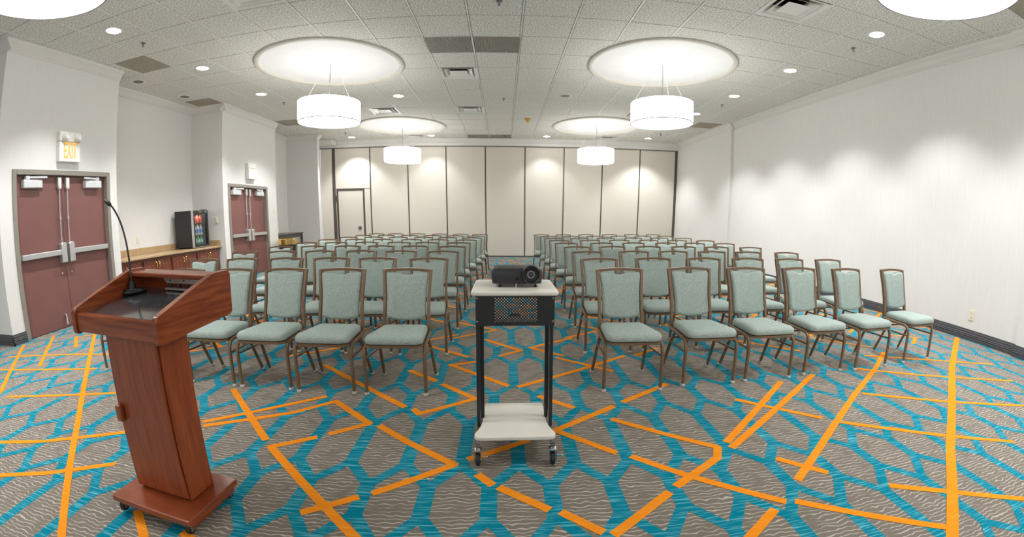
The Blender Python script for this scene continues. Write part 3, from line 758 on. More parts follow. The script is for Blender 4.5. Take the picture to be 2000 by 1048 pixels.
# ------------------------------------------------------------------ counter, cabinets, cooler in the alcove
CZ = 0.705
t = thing('countertop', 'tan granite countertop in the alcove at the left', 'countertop', (0, 0, 0))
b = nb(); box(b, XALC+0.002, -5.47, 5.335, 7.945, CZ-0.032, CZ, 0.006, 2); obj('slab', b, M_GRANITE, t)
b = nb(); box(b, XALC+0.002, XALC+0.022, 5.335, 7.945, CZ+0.001, CZ+0.105, 0.003); box(b, XALC+0.022, -5.49, 7.925, 7.945, CZ+0.001, CZ+0.105); tag(obj('backsplash', b, M_GRANITE), 'low tan granite backsplash along the alcove walls behind the countertop', 'backsplash')
edges = [5.34, 5.78, 6.48, 7.185, 7.93]
for i in range(4):
    a, c = edges[i], edges[i+1]
    t = thing('base_cabinet', f'cherry base cabinet with brass handles under the granite counter, {["first", "second", "third", "fourth"][i]} from the near end', 'cabinet', ((XALC-5.5)/2, (a+c)/2, 0), group='cherry base cabinets')
    ox, oy = (XALC-5.5)/2, (a+c)/2
    b = nb(); box(b, XALC+0.01-ox, -5.53-ox, a+0.002-oy, c-0.002-oy, 0.08, CZ-0.034); box(b, XALC+0.01-ox, -5.59-ox, a+0.002-oy, c-0.002-oy, 0, 0.08); obj('body', b, M_WOODC, t)
    for s in (0, 1):
        y0 = a+0.025+s*(c-a-0.05)/2; y1 = y0+(c-a-0.05)/2
        if i == 0: y0, y1 = (a+0.004, 5.45) if s == 0 else (5.45, c-0.025)
        y0 += 0.006; y1 -= 0.006
        x = -5.53-ox
        b = nb(); box(b, x, x+0.02, y0-oy, y1-oy, 0.11, CZ-0.075, 0.003); d = obj('door', b, M_WOODC, t)
        R = []
        for ins, dx in ((0.05, 0.0205), (0.056, 0.012), (0.066, 0.012), (0.085, 0.024), (0.09, 0.024)):
            if i == 0 and s == 0: ins *= 0.45
            R.append([(x+dx, y0+ins-oy, 0.11+ins), (x+dx, y1-ins-oy, 0.11+ins), (x+dx, y1-ins-oy, CZ-0.075-ins), (x+dx, y0+ins-oy, CZ-0.075-ins)])
        b = nb(); loops(b, R); obj('raised_panel', b, M_WOODC, d)
        yh = (y1-0.028 if s == 0 else y0+0.028)-oy
        sg = 1 if s == 0 else -1
        b = nb(); tube(b, smooth_path([(x+0.018, yh, CZ-0.10), (x+0.04, yh-sg*0.006, CZ-0.115), (x+0.045, yh+sg*0.012, CZ-0.15), (x+0.04, yh-sg*0.006, CZ-0.19), (x+0.018, yh, CZ-0.205)], 5), [0.009]*4+[0.007]*13+[0.009]*4, 8); obj('handle', b, M_BRASS, d, smooth=True)

# glass front drinks cooler
FX0, FX1, FY0, FY1, FZ0, FZ1 = -6.03, -5.60, 7.28, 7.73, CZ+0.02, CZ+0.685
t = thing('drinks_cooler', 'black glass door drinks cooler on the granite counter', 'mini fridge', (FX0, FY0, CZ))
W_, D_, H_ = FY1-FY0, FX1-FX0, FZ1-CZ
b = nb(); th = 0.03
box(b, 0, D_-0.05, 0, th, 0.02, H_); box(b, 0, D_-0.05, W_-th, W_, 0.02, H_); box(b, 0, D_-0.05, th, W_-th, H_-th, H_); box(b, 0, D_-0.05, th, W_-th, 0.02, 0.02+th*1.6); box(b, 0, th, th, W_-th, 0.02+th*1.6, H_-th)
obj('cabinet', b, M_BLACKM, t)
b = nb(); box(b, th+0.001, th+0.004, th+0.001, W_-th-0.001, 0.07, H_-th-0.001); obj('liner', b, M_LINER, t)
b = nb(); fr = 0.045; x0, x1 = D_-0.048, D_
box(b, x0, x1, 0.0, fr, 0.02, H_); box(b, x0, x1, W_-fr, W_, 0.02, H_); box(b, x0, x1, fr, W_-fr, H_-0.06, H_); box(b, x0, x1, fr, W_-fr, 0.02, 0.065)
d = obj('door', b, M_BLACK, t)
b = nb(); box(b, x0+0.02, x0+0.026, fr, W_-fr, 0.065, H_-0.06); obj('glass', b, M_GLASS, d)
b = nb(); box(b, x0-0.001, x1+0.001, -0.004, 0.0, 0.015, H_+0.004); box(b, x0-0.001, x1+0.001, 0, W_, H_, H_+0.004); box(b, x0-0.001, x1+0.001, 0, W_, 0.014, 0.02); box(b, x0-0.001, x1+0.001, W_, W_+0.004, 0.015, H_+0.004); obj('silver_edge', b, M_SILVER, d)
b = nb(); box(b, x1, x1+0.002, 0.17, 0.25, H_-0.036, H_-0.022); obj('display', b, M_LEDG, d)
b = nb(); box(b, x1, x1+0.002, 0.36, 0.41, H_-0.037, H_-0.022); obj('badge', b, M_SILVER, d)
b = nb(); box(b, x0-0.01, x1-0.006, W_-0.16, W_-0.02, H_+0.005, H_+0.018, 0.003); obj('hinge_cover', b, M_BLACK, d)
SH = [0.075, 0.235, 0.395, 0.50]
for z in (0.235, 0.455):
    b = nb()
    for q in range(12): tube(b, [(0.04, th+0.005+(W_-2*th-0.01)*q/11, z-0.004), (D_-0.06, th+0.005+(W_-2*th-0.01)*q/11, z-0.004)], 0.002, 5)
    tube(b, [(D_-0.062, th+0.003, z-0.004), (D_-0.062, W_-th-0.003, z-0.004)], 0.004, 6); obj('wire_shelf', b, M_STEELD, t)
for q in range(4):
    b = nb(); lathe(b, [(0.001, 0), (0.014, 0), (0.014, 0.02), (0.001, 0.02)], 10, c=(0.04 if q < 2 else D_-0.09, 0.05 if q % 2 else W_-0.05, 0)); obj('foot', b, M_BLACK, t)
# an interior lamp of the cooler itself
ld = bpy.data.lights.new('cooler_lamp', 'AREA'); ld.energy = 0.9; ld.size = 0.3; ld.size_y = 0.03; ld.shape = 'RECTANGLE'
lo = bpy.data.objects.new('cooler_lamp', ld); COL.objects.link(lo); lo.parent = t; lo.location = (D_-0.09, W_/2, H_-th-0.01); lo.rotation_euler = (0, math.radians(-20), PI/2)

def bottle_proto(kind):
    r, h = (0.034, 0.145) if kind != 'water' else (0.034, 0.19)
    t = bpy.data.objects.new('bottle', None); COL.objects.link(t); t.empty_display_size = 0.05
    body = {'red': M_RED, 'water': M_CLEARB, 'green': M_GREENB}[kind]; lab = {'red': M_RED, 'water': M_BLUE, 'green': M_CLEARB}[kind]
    b = nb(); lathe(b, [(0.001, 0), (r*0.9, 0), (r, 0.008), (r, h*0.62), (r*0.55, h*0.86), (r*0.38, h*0.9), (r*0.38, h*0.93), (0.001, h*0.93)], 14); obj('body', b, body, t, smooth=True)
    b = nb(); lathe(b, [(r+0.0008, h*0.22), (r+0.0012, h*0.24), (r+0.0012, h*0.55), (r+0.0008, h*0.57)], 14); obj('wrapper', b, lab, t, smooth=True)
    b = nb(); lathe(b, [(0.001, h*0.925), (r*0.42, h*0.925), (r*0.42, h), (0.001, h)], 12); obj('cap', b, M_WHITEP if kind != 'red' else M_RED, t, smooth=True)
    return t
for kind, shelf, z in (('red', 'top', 0.457), ('water', 'middle', 0.237), ('green', 'bottom', 0.07)):
    pr = bottle_proto(kind)
    for q in range(4):
        o = pr if q == 0 else copy_tree(pr)
        o.location = (FX0+D_-0.12, FY0+0.082+q*0.093, CZ+z)
        nm = {'red': 'small red drink bottle', 'water': 'clear water bottle with blue wrapper', 'green': 'green drink bottle'}[kind]
        tag(o, f'{nm} on the {shelf} cooler shelf, {["leftmost", "second from left", "third from left", "rightmost"][q]}', 'bottle', f'bottles on the {shelf} shelf of the drinks cooler')
t = thing('power_cord', 'black power cord from the alcove outlet to the drinks cooler', 'cord', (XALC, 7.40, 0.905))
b = nb(); box(b, 0.008, 0.04, -0.016, 0.016, -0.014, 0.014, 0.004); obj('plug', b, M_BLACK, t)
b = nb(); tube(b, smooth_path([(0.038, 0, 0), (0.06, 0.0, -0.03), (0.055, -0.02, -0.12), (0.06, -0.06, -0.185), (0.085, -0.08, -0.195), (0.12, -0.06, -0.195)], 6), 0.004, 6); obj('cable', b, M_BLACK, t, smooth=True)

# dark console table and brass banded bin in the far corner
t = thing('console_table', 'dark wood console table in the far left corner niche', 'table', (-5.68, 10.85, 0))
b = nb(); box(b, -0.30, 0.30, -0.68, 0.68, 0.775, 0.80, 0.005); obj('tabletop', b, M_TABLE, t)
b = nb()
for s in (-1, 1): box(b, s*0.25-0.01, s*0.25+0.01, -0.62, 0.62, 0.68, 0.774)
for s in (-1, 1): box(b, -0.24, 0.24, s*0.62-0.01, s*0.62+0.01, 0.68, 0.774)
obj('apron', b, M_TABLE, t)
for sx in (-1, 1):
    for sy in (-1, 1):
        b = nb(); R = [[(sx*0.255+q*a, sy*0.63+q*c, z) for a, c in ((1, 1), (-1, 1), (-1, -1), (1, -1))] for q, z in ((0.018, 0), (0.025, 0.774))]; loops(b, R); obj('leg', b, M_TABLE, t)
t = thing('waste_bin', 'round dark waste bin with polished brass band near the far door', 'waste bin', (-5.08, 10.0, 0))
b = nb(); lathe(b, [(0.001, 0.0), (0.20, 0.0), (0.205, 0.02), (0.205, 0.56), (0.19, 0.56), (0.19, 0.10), (0.001, 0.10)], 32); obj('bin_body', b, M_BLACK, t, smooth=True)
b = nb(); lathe(b, [(0.208, 0.565), (0.222, 0.57), (0.222, 0.69), (0.21, 0.70), (0.195, 0.695), (0.195, 0.565)], 40, close=True); obj('brass_band', b, M_BRASS, t, smooth=True)

# ------------------------------------------------------------------ banquet chairs
def chair_proto():
    t = bpy.data.objects.new('banquet_chair', None); COL.objects.link(t); t.empty_display_size = 0.1
    # seat cushion
    def trap(inset, z, crown=0.0):
        wf, wb, y0, y1, r = 0.190-inset, 0.158-inset, -0.030+inset, 0.330-inset, 0.05
        out = []
        for cx, cy, a0 in ((wf-r, y0+r, -PI/2), (wb-r*0.6, y1-r*0.6, 0), (-(wb-r*0.6), y1-r*0.6, PI/2), (-(wf-r), y0+r, PI)):
            rr = r if cy < 0.1 else r*0.6
            for i in range(6):
                a = a0+PI/2*i/5; out.append((cx+rr*math.cos(a), cy+rr*math.sin(a), z))
        return out
    b = nb(); R = loops(b, [trap(0.016, 0.346), trap(0.004, 0.353), trap(0.0, 0.368), trap(0.003, 0.386), trap(0.014, 0.400), trap(0.05, 0.408), trap(0.10, 0.411)])
    obj('seat', b, M_FABRIC, t, smooth=True)
    # backrest cushion: hourglass outline with scooped top, leaning back
    def yb(z): return 0.345+0.30*max(0, z-0.46)*0.9+0.02*((z-0.6)**2)
    half = []
    Z0, Z1 = 0.440, 0.757
    def wz(z):
        s = (z-Z0)/(Z1-Z0); return 0.136+0.016*s*s-0.004*math.sin(PI*s)
    right = [(0.0, Z0-0.014), (0.05, Z0-0.012), (0.10, Z0-0.006), (0.128, Z0+0.003)]
    right += [(wz(z), z) for z in (0.46, 0.50, 0.55, 0.58, 0.61, 0.65, 0.69, 0.725)]
    right += [(wz(0.745)-0.002, 0.748), (0.142, 0.757), (0.09, 0.757), (0.055, 0.755), (0.04, 0.748), (0.022, 0.741)]
    top = [(0.0, 0.739)]
    out = right+top+[(-x, z) for x, z in reversed(right[1:])]
    def ring(ins, dy):
        cz = 0.61
        return [(x*(1-ins/0.14), yb(z)+dy, cz+(z-cz)*(1-ins/0.15)) for x, z in out]
    b = nb(); loops(b, [ring(0.02, -0.030), ring(0.008, -0.026), ring(0.0, -0.014), ring(0.0, 0.012), ring(0.01, 0.020), ring(0.02, 0.021)])
    obj('backrest', b, M_FABRIC, t, smooth=True)
    # back frame: two uprights and the arched top rail
    def side(s): return [(s*0.160, 0.332, 0.330), (s*0.160, 0.342, 0.41), (s*0.156, yb(0.50)+0.003, 0.50), (s*0.157, yb(0.60)+0.003, 0.60), (s*0.163, yb(0.70)+0.003, 0.70), (s*0.1665, yb(0.77)+0.003, 0.770)]
    b = nb()
    for s in (-1, 1): tube(b, side(s), 0.0095, square=True, ry=0.013)
    rail = [(-0.176+0.352*i/10, yb(0.775)+0.003, 0.768+0.012*math.sin(PI*i/10)) for i in range(11)]
    tube(b, rail, 0.0095, square=True, ry=0.013)
    obj('back_frame', b, M_BRONZE, t)
    # seat frame under the cushion
    def trap2(ins, z): return [(x, y, z) for x, y, _ in trap(ins, 0)]
    b = nb(); loops(b, [trap2(0.012, 0.327), trap2(0.003, 0.329), trap2(0.003, 0.3452), trap2(0.012, 0.3456)]); obj('seat_frame', b, M_BRONZE, t)
    for s in (-1, 1):
        pts = [(s*0.197, 0, 0.012), (s*0.197, 0, 0.19), (s*0.1965, 0.001, 0.265), (s*0.196, 0.008, 0.297), (s*0.195, 0.026, 0.321), (s*0.193, 0.055, 0.333), (s*0.186, 0.14, 0.335), (s*0.174, 0.27, 0.337), (s*0.166, 0.335, 0.341)]
        b = nb(); tube(b, pts, 0.0125, 8); l = obj('leg', b, M_BRONZE, t, smooth=True)
        b = nb(); lathe(b, [(0.001, 0.0), (0.014, 0.0), (0.016, 0.004), (0.015, 0.018), (0.013, 0.02)], 10, c=(s*0.197, 0, 0)); obj('glide', b, M_GLIDE, l, smooth=True)
        pts = [(s*0.172, 0.235, 0.333), (s*0.182, 0.285, 0.225), (s*0.193, 0.372, 0.012)]
        b = nb(); tube(b, pts, 0.0118, 8); l = obj('leg', b, M_BRONZE, t, smooth=True)
        b = nb(); lathe(b, [(0.001, 0.0), (0.014, 0.0), (0.016, 0.004), (0.015, 0.018), (0.013, 0.02)], 10, c=(s*0.194, 0.375, 0)); obj('glide', b, M_GLIDE, l, smooth=True)
        b = nb(); tube(b, [(s*0.196, 0.004, 0.245), (s*0.181, 0.275, 0.245)], 0.0075, 6); obj('stretcher', b, M_BRONZE, t, smooth=True)
    b = nb(); tube(b, [(-0.18, 0.256, 0.285), (0.18, 0.256, 0.285)], 0.007, 6); obj('stretcher', b, M_BRONZE, t, smooth=True)
    return t

CH = {
 'left': [[(-.711, 2.664, -2), (-1.194, 2.69, -2), (-1.66, 2.735, -3), (-2.12, 2.765, -4), (-2.62, 2.81, -4), (-3.16, 2.87, -5)],
  [(-0.689, 3.51), (-1.165, 3.547), (-1.608, 3.587), (-2.093, 3.631), (-2.601, 3.677), (-3.079, 3.72)],
  [(-0.686, 4.355), (-1.149, 4.391), (-1.604, 4.432), (-2.103, 4.477), (-2.608, 4.522), (-3.131, 4.569)],
  [(-0.685, 5.2), (-1.157, 5.237), (-1.614, 5.278), (-2.092, 5.321), (-2.567, 5.364), (-3.068, 5.409)],
  [(-0.677, 6.045), (-1.148, 6.081), (-1.588, 6.12), (-2.102, 6.167), (-2.583, 6.21), (-3.094, 6.256)],
  [(-0.645, 6.89), (-1.125, 6.924), (-1.581, 6.965), (-2.076, 7.009), (-2.571, 7.054), (-3.065, 7.098)],
  [(-0.598, 7.735), (-1.066, 7.763), (-1.523, 7.805), (-2.006, 7.848), (-2.496, 7.892), (-3.004, 7.938)],
  [(-0.564, 8.58), (-1.013, 8.604), (-1.481, 8.646), (-1.973, 8.69), (-2.486, 8.736), (-2.986, 8.781)],
  [(-0.558, 9.425), (-0.994, 9.447), (-1.464, 9.489), (-1.982, 9.536), (-2.481, 9.581), (-2.945, 9.623)]],
 'right': [[(.865, 2.69, 1), (1.445, 2.76, 3), (1.95, 2.80, 3), (2.51, 2.863, 4), (3.06, 2.885, 5), (3.73, 2.95, 5)],
  [(0.898, 3.523), (1.426, 3.571), (1.937, 3.617), (2.45, 3.663), (2.997, 3.712), (3.545, 3.762)],
  [(0.95, 4.373), (1.489, 4.422), (1.962, 4.464), (2.483, 4.511), (2.994, 4.557), (3.581, 4.61)],
  [(0.958, 5.219), (1.444, 5.263), (1.968, 5.31), (2.485, 5.356), (2.993, 5.402), (3.558, 5.453)],
  [(0.938, 6.062), (1.487, 6.111), (2.016, 6.159), (2.547, 6.207), (3.047, 6.252), (3.594, 6.301)],
  [(0.937, 6.907), (1.493, 6.957), (2.003, 7.003), (2.555, 7.052), (3.092, 7.101), (3.66, 7.152)],
  [(0.933, 7.751), (1.443, 7.797), (1.987, 7.846), (2.532, 7.895), (3.076, 7.944), (3.601, 7.992)],
  [(0.92, 8.595), (1.41, 8.639), (1.933, 8.686), (2.465, 8.734), (3.004, 8.783), (3.539, 8.831)],
  [(0.851, 9.434), (1.361, 9.48), (1.903, 9.529), (2.466, 9.579), (3.005, 9.628), (3.537, 9.676)]]}
proto = chair_proto(); first = True
rnd = random.Random(11)
for blk in ('left', 'right'):
    for r, row in enumerate(CH[blk]):
        for c, q in enumerate(row):
            o = proto if first else copy_tree(proto); first = False
            a = q[2] if len(q) > 2 else rnd.uniform(-1.5, 1.5)
            o.location = (q[0], q[1], 0.0024); o.rotation_euler = (0, 0, math.radians(a))
            tag(o, f'sage green banquet chair in the {ORD[r]} row of the {blk} block, {ORD[c]} from the aisle', 'chair', 'banquet chairs in rows')

# ------------------------------------------------------------------ lectern
LT = thing('lectern', 'tall cherry wood lectern on castors at the front left', 'lectern', (-1.399, 1.4458, 0.0), rot=(0, math.radians(2.0), -0.1008))
def rounded_poly(pts, r, n=4):
    out = []
    m = len(pts)
    for i in range(m):
        p = Vector(pts[i]); a = (Vector(pts[i-1])-p); c = (Vector(pts[(i+1) % m])-p)
        rr = min(r, a.length*0.4, c.length*0.4)
        p0 = p+a.normalized()*rr; p1 = p+c.normalized()*rr
        for k in range(n+1):
            s = k/n; q = p0*(1-s)**2+p*2*s*(1-s)+p1*s*s; out.append((q.x, q.y))
    return out
BW, BY0, BY1 = 0.2308, -0.2221, 0.1121
b = nb(); prism(b, rrect(-BW, BW, BY0, BY1, 0.012, 3), 'Z', 0.058, 0.085, 0.007, 2); obj('base', b, M_CHERRYH, LT)
b = nb(); box(b, -BW+0.05, BW-0.015, BY0+0.03, BY1-0.02, 0.028, 0.0575); obj('base_skirt', b, M_CHERRYH, LT)
for sx in (-1, 1):
    for y in (BY0+0.03, BY1-0.04):
        x = sx*(BW-0.035)
        b = nb(); lathe(b, [(0.001, -0.012), (0.020, -0.012), (0.023, -0.006), (0.023, 0.006), (0.020, 0.012), (0.001, 0.012)], 16, c=(x, y, 0.026), axis='X'); w_ = obj('castor', b, M_RUBBER, LT, smooth=True)
        b = nb(); box(b, x-0.017, x-0.013, y-0.012, y+0.012, 0.02, 0.0575); box(b, x+0.013, x+0.017, y-0.012, y+0.012, 0.02, 0.0575); box(b, x-0.0135, x+0.0135, y-0.012, y+0.012, 0.0515, 0.0575); bmesh.ops.remove_doubles(b, verts=b.verts, dist=0.001); obj('castor_fork', b, M_STEELD, w_)
C0, C1, CW = -0.100, 0.047, 0.1514
b = nb(); box(b, -CW, CW, C0, C1, 0.0855, 0.775, 0.004); obj('column', b, M_CHERRY, LT)
b = nb(); box(b, -CW-0.001, CW-0.010, C0-0.014, C0-0.001, 0.10, 0.757, 0.003); d = obj('door', b, M_CHERRY, LT)
b = nb(); box(b, -CW+0.002, -CW+0.036, C0-0.040, C0-0.0145, 0.405, 0.475, 0.008, 2); obj('handle', b, M_CHERRY, d)
U0, HW, WF, WR = -0.0277, 0.2582, -0.176, 0.2368
ZB, ZT, ZRB, ZRT, WA = 0.7593, 0.8561, 0.7887, 0.9666, 0.142
prof = rounded_poly([(WF, ZB), (WR, ZRB), (WR, ZRT), (WA, ZRT), (WF, ZT)], 0.014)
for s in (-1, 1):
    x0, x1 = sorted((U0+s*HW, U0+s*(HW-0.024)))
    b = nb(); prism(b, prof, 'X', x0, x1, 0.005, 2); obj('side_panel', b, M_CHERRYH, LT)
xi0, xi1 = U0-HW+0.025, U0+HW-0.025
b = nb(); prism(b, [(WF+0.008, ZB+0.012), (WF+0.034, ZB+0.012), (WF+0.034, ZT-0.014), (WF+0.012, ZT-0.014), (WF+0.008, ZT-0.02)], 'X', xi0, xi1, 0.003, 1); obj('front_rail', b, M_CHERRYH, LT)
b = nb(); prism(b, [(WF+0.035, ZB+0.016), (WR-0.02, ZRB+0.01), (WR-0.02, ZRB+0.03), (WF+0.035, ZB+0.036)], 'X', xi0, xi1); obj('bottom_board', b, M_CHERRYH, LT)
SZ0, SZ1 = ZT-0.030, ZRT-0.086
b = nb(); prism(b, [(WF+0.0345, SZ0-0.012), (WR-0.022, SZ1-0.012), (WR-0.022, SZ1), (WF+0.0345, SZ0)], 'X', xi0, xi1); obj('work_surface', b, M_LAMBLACK, LT, label='black laminate reading surface')
b = nb(); box(b, xi0, xi1, WR-0.021, WR-0.004, ZRB+0.012, ZRT-0.022); obj('back_panel', b, M_CHERRYH, LT)
b = nb(); prism(b, rounded_poly([(WA-0.012, ZRT-0.030), (WR-0.003, ZRT-0.030), (WR-0.003, ZRT-0.008), (WA-0.012, ZRT-0.008)], 0.008), 'X', xi0, xi1, 0.002, 1); obj('top_shelf', b, M_CHERRYH, LT)
b = nb(); prism(b, [(U0-0.09, ZRT-0.047), (U0-0.075, ZRT-0.062), (xi1-0.003, ZRT-0.062), (xi1-0.003, ZRT-0.038), (U0-0.10, ZRT-0.038)], 'Y', WR-0.030, WR-0.0215); rl = obj('light_bracket', b, M_STEEL, LT)
b = nb()
for x in (-0.05, 0.03, 0.14): lathe(b, [(0.004, -0.0005), (0.004, -0.0015), (0.001, -0.0015)], 8, c=(U0+x, WR-0.0305, ZRT-0.049), axis='Y')
obj('screws', b, M_BLACK, rl, kind='stuff')
b = nb(); box(b, U0-0.06, xi1-0.003, WR-0.056, WR-0.023, SZ1+0.0005, SZ1+0.008); cp = obj('control_strip', b, M_STEEL, LT)
for x in (-0.04, 0.01, 0.06, 0.11, 0.16):
    b = nb(); lathe(b, [(0.001, 0), (0.009, 0), (0.008, 0.016), (0.001, 0.017)], 12, c=(U0+x, WR-0.04, SZ1+0.008)); obj('knob', b, M_BLACK, cp, smooth=True)

MC = thing('gooseneck_microphone', 'black gooseneck microphone standing on the lectern surface', 'microphone', (-1.592, 1.590, 0.8785))
b = nb(); lathe(b, [(0.001, 0), (0.044, 0), (0.047, 0.005), (0.042, 0.013), (0.018, 0.02), (0.012, 0.05), (0.001, 0.05)], 20); obj('base', b, M_BLACK, MC, smooth=True)
neck = smooth_path([(0, 0, 0.045), (-0.004, 0.004, 0.09), (-0.010, 0.008, 0.15), (-0.022, 0.008, 0.23), (-0.050, 0.010, 0.305), (-0.088, 0.010, 0.362), (-0.118, 0.010, 0.385)], 6)
b = nb(); tube(b, neck, 0.0042, 8); obj('gooseneck', b, M_BLACK, MC, smooth=True)
b = nb(); tube(b, [(-0.106, 0.010, 0.378), (-0.113, 0.010, 0.383), (-0.135, 0.010, 0.398), (-0.141, 0.010, 0.402)], [0.006, 0.0095, 0.0095, 0.005], 10); obj('capsule', b, M_BLACK, MC, smooth=True)
b = nb(); pts = []
for i in range(60):
    a = i*2*PI/20; pts.append((0.055*math.cos(a)*(1+0.1*math.sin(i*0.5))+0.012, 0.035*math.sin(a), 0.004+0.0022*i/10))
tube(b, pts, 0.0036, 6); obj('cable', b, M_BLACK, MC, smooth=True)

# ------------------------------------------------------------------ projector cart
CC = (0.055, 0)
CT = thing('projector_cart', 'rolling projector cart with cream shelves and black perforated front', 'cart', (0.053, 1.83, 0))
Y = lambda y: y-1.83
b = nb(); prism(b, rrect(-0.212, 0.206, Y(1.955), Y(2.375), 0.028, 4), 'Z', 0.792, 0.812, 0.006, 2); obj('top_shelf', b, M_CREAM, CT)
# bottom shelf with waisted sides
outl = [(-0.195, Y(1.832)+0.02), (-0.185, Y(1.832)+0.004), (-0.172, Y(1.832)), (0.165, Y(1.832)), (0.178, Y(1.832)+0.004), (0.188, Y(1.832)+0.02), (0.188, Y(1.875)), (0.180, Y(1.895)), (0.166, Y(1.91)), (0.158, Y(1.935)), (0.156, Y(1.99)), (0.156, Y(2.20)), (0.148, Y(2.21)),
        (-0.155, Y(2.21)), (-0.163, Y(2.20)), (-0.163, Y(1.99)), (-0.165, Y(1.935)), (-0.173, Y(1.91)), (-0.187, Y(1.895)), (-0.195, Y(1.875))]
b = nb(); prism(b, outl, 'Z', 0.128, 0.148, 0.005, 2); obj('bottom_shelf', b, M_CREAM, CT)
# uprights, each a flat channel
for s in (-1, 1):
    xo = 0.1865*s-0.003
    for y in (1.975, 2.16):
        b = nb(); x0, x1 = sorted((xo, xo-s*0.016)); box(b, x0, x1, Y(y), Y(y)+0.03, 0.10, 0.79, 0.002); obj('upright', b, M_BLACKM, CT)
    x0, x1 = sorted((xo-s*0.017, xo-s*0.034))
    b = nb(); box(b, x0, x1, Y(2.03), Y(2.055), 0.149, 0.66); obj('inner_upright', b, M_BLACKM, CT)
    b = nb(); x0, x1 = sorted((xo, xo-s*0.02)); box(b, x0, x1, Y(1.825), Y(2.24), 0.098, 0.1275, 0.003); obj('base_rail', b, M_STEELD, CT)
    for y in (1.835, 2.23):
        xw = xo-s*0.010
        b = nb(); lathe(b, [(0.001, -0.011), (0.026, -0.011), (0.033, -0.007), (0.034, 0.0), (0.033, 0.007), (0.026, 0.011), (0.001, 0.011)], 24, c=(xw, Y(y), 0.036), axis='X'); c_ = obj('caster', b, M_RUBBER, CT, smooth=True)
        b = nb(); box(b, xw-0.019, xw-0.015, Y(y)-0.016, Y(y)+0.016, 0.03, 0.082, 0.001); box(b, xw+0.015, xw+0.019, Y(y)-0.016, Y(y)+0.016, 0.03, 0.082, 0.001); box(b, xw-0.019, xw+0.019, Y(y)-0.018, Y(y)+0.018, 0.078, 0.088, 0.002); lathe(b, [(0.001, 0.088), (0.012, 0.088), (0.012, 0.098), (0.001, 0.098)], 10, c=(xw, Y(y), 0)); obj('fork', b, M_CHROME, c_)
        b = nb(); lathe(b, [(0.001, -0.013), (0.012, -0.013), (0.012, 0.013), (0.001, 0.013)], 12, c=(xw, Y(y), 0.036), axis='X'); obj('hub', b, M_CHROME, c_)
        if y < 2: b = nb(); box(b, xw+0.016, xw+0.040, Y(y)-0.016, Y(y)-0.010, 0.052, 0.060, 0.001); lathe(b, [(0.001, 0.0), (0.006, 0.0), (0.006, 0.006), (0.001, 0.006)], 8, c=(xw+0.04, Y(y)-0.013, 0.056), axis='X'); obj('brake_lever', b, M_CHROME, c_)
# perforated front panel with real holes
def perforated(bm, x0, x1, z0, z1, hx0, hx1, hz0, hz1, y):
    nx, nz = 28, 17
    dx, dz = (hx1-hx0)/nx, (hz1-hz0)/nz; rh = min(dx, dz)*0.5
    V = {}
    def vert(x, z):
        k = (round(x, 6), round(z, 6))
        if k not in V: V[k] = bm.verts.new((x, y, z))
        return V[k]
    for i in range(nx):
        for k in range(nz):
            a, c, e, g = hx0+i*dx, hx0+(i+1)*dx, hz0+k*dz, hz0+(k+1)*dz
            cs = [vert(a, e), vert(c, e), vert(c, g), vert(a, g)]
            if (i+k) % 2 == 0 and not (9 < i < 17 and k in (4, 5)):
                mx, mz = (a+c)/2, (e+g)/2
                ring = [bm.verts.new((mx+rh*math.cos(-3*PI/4+q*PI/4), y, mz+rh*math.sin(-3*PI/4+q*PI/4))) for q in range(8)]
                for q in range(4):
                    r0, r1, r2 = ring[2*q], ring[(2*q+1) % 8], ring[(2*q+2) % 8]
                    bm.faces.new((cs[q], cs[(q+1) % 4], r2, r1, r0))
            else: bm.faces.new(cs)
    q0 = [vert(hx0, hz0), vert(hx1, hz0), vert(hx1, hz1), vert(hx0, hz1)]
    o0 = [bm.verts.new((x, y, z)) for x, z in ((x0, z0), (x1, z0), (x1, z1), (x0, z1))]
    bot = [vert(hx0+i*dx, hz0) for i in range(nx+1)]; topv = [vert(hx0+i*dx, hz1) for i in range(nx+1)]
    lef = [vert(hx0, hz0+k*dz) for k in range(nz+1)]; rig = [vert(hx1, hz0+k*dz) for k in range(nz+1)]
    bm.faces.new([o0[0], o0[1]]+list(reversed(bot))); bm.faces.new([o0[1], o0[2]]+list(reversed(rig))); bm.faces.new([o0[2], o0[3]]+topv); bm.faces.new([o0[3], o0[0]]+lef)
b = nb(); perforated(b, -0.190, 0.1865, 0.645, 0.791, -0.101, 0.103, 0.663, 0.783, Y(1.968))
bmesh.ops.triangulate(b, faces=[f for f in b.faces if len(f.verts) > 5])
pn = obj('perforated_panel', b, M_BLACKM, CT)
sm = pn.modifiers.new('thickness', 'SOLIDIFY'); sm.thickness = 0.003; sm.offset = 0
for s in (-1, 1):
    b = nb(); x0, x1 = sorted((0.1865*s-0.003, 0.1835*s-0.003)); box(b, x0, x1, Y(2.008), Y(2.15), 0.645, 0.791); obj('side_plate', b, M_BLACKM, CT)
b = nb(); box(b, -0.165, 0.16, Y(1.972), Y(2.10), 0.648, 0.658); obj('inner_shelf', b, M_CREAM, CT)
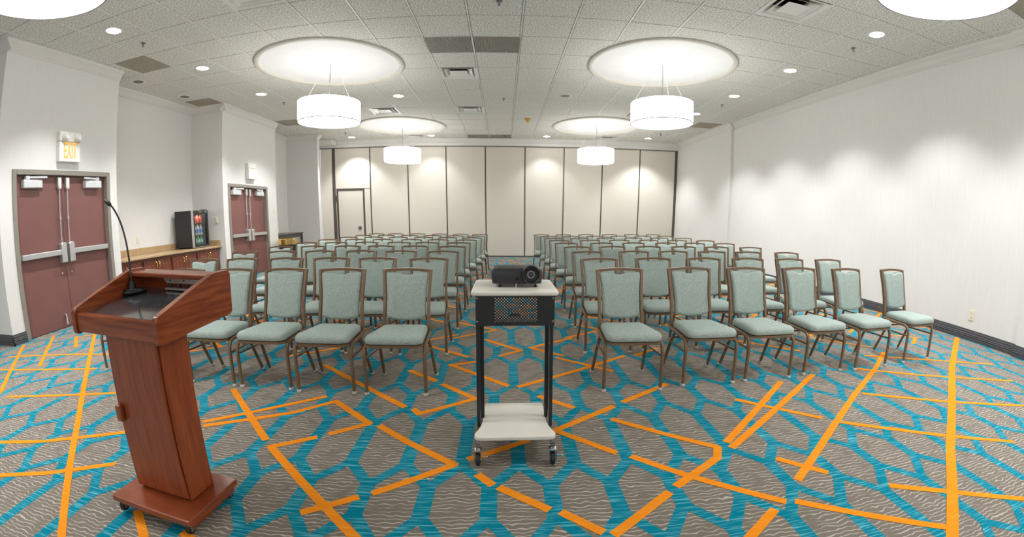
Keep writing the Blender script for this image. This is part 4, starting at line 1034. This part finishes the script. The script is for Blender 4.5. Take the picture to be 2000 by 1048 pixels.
for x in (-0.183, 0.179):
    for z in (0.667, 0.779):
        b = nb(); lathe(b, [(0.001, -0.004), (0.005, -0.003), (0.006, -0.001)], 8, c=(x, Y(1.967), z), axis='Y'); obj('rivet', b, M_STEELD, CT)

# projector on the cart
PJ = thing('projector', 'black video projector with a large round lens on the cart', 'projector', (0.062, 2.16, 0.8125))
hw, d0, d1, z0, z1 = 0.128, -0.085, 0.115, 0.020, 0.097
b = nb()
R = []
for ins, z in ((0.010, z0-0.002), (0.004, z0), (0.002, z0+0.018), (0.0, z0+0.02), (0.0, z1-0.012), (0.006, z1-0.003), (0.018, z1)):
    ring = []
    for x, y in rrect(-hw+ins, hw-ins, d0+ins, d1-ins, 0.018, 4):
        yy = y+0.010*(x/hw)**2*(1 if y < 0 else 0); ring.append((x, yy, z-(0.004*(x/hw)**2 if z > 0.08 else 0)))
    R.append(ring)
loops(b, R); obj('shell', b, M_PROJ, PJ, smooth=True)
lx, lz = 0.070, 0.066
b = nb(); lathe(b, [(0.044, 0.03), (0.046, -0.012), (0.043, -0.016), (0.040, -0.014), (0.034, 0.004), (0.020, 0.012), (0.020, 0.03)], 40, c=(lx, d0, lz), axis='Y', close=True); lr = obj('lens_barrel', b, M_BLACK, PJ, smooth=True)
b = nb(); lathe(b, [(0.021, 0.010), (0.019, 0.003), (0.013, 0.003), (0.013, 0.012)], 32, c=(lx, d0, lz), axis='Y', close=True); obj('lens_ring', b, M_LENSR, lr, smooth=True)
b = nb(); lathe(b, [(0.013, 0.008), (0.010, 0.004), (0.001, 0.002)], 24, c=(lx, d0, lz), axis='Y'); obj('lens', b, M_LENS, lr, smooth=True)
b = nb(); lathe(b, [(0.008, 0.002), (0.008, -0.003), (0.001, -0.004)], 14, c=(0.0, d0, 0.045), axis='Y'); obj('sensor_window', b, M_HOLE, PJ)
for x, y, r in ((-0.085, -0.05, 0.007), (-0.004, -0.066, 0.005), (0.095, -0.05, 0.007)):
    b = nb(); lathe(b, [(0.001, 0), (r*1.3, 0), (r*1.3, 0.005), (r*0.7, 0.007), (r*0.7, 0.021), (0.001, 0.021)], 12, c=(x, y, 0)); obj('foot', b, M_BLACK if r > 0.006 else M_STEEL, PJ, smooth=True)
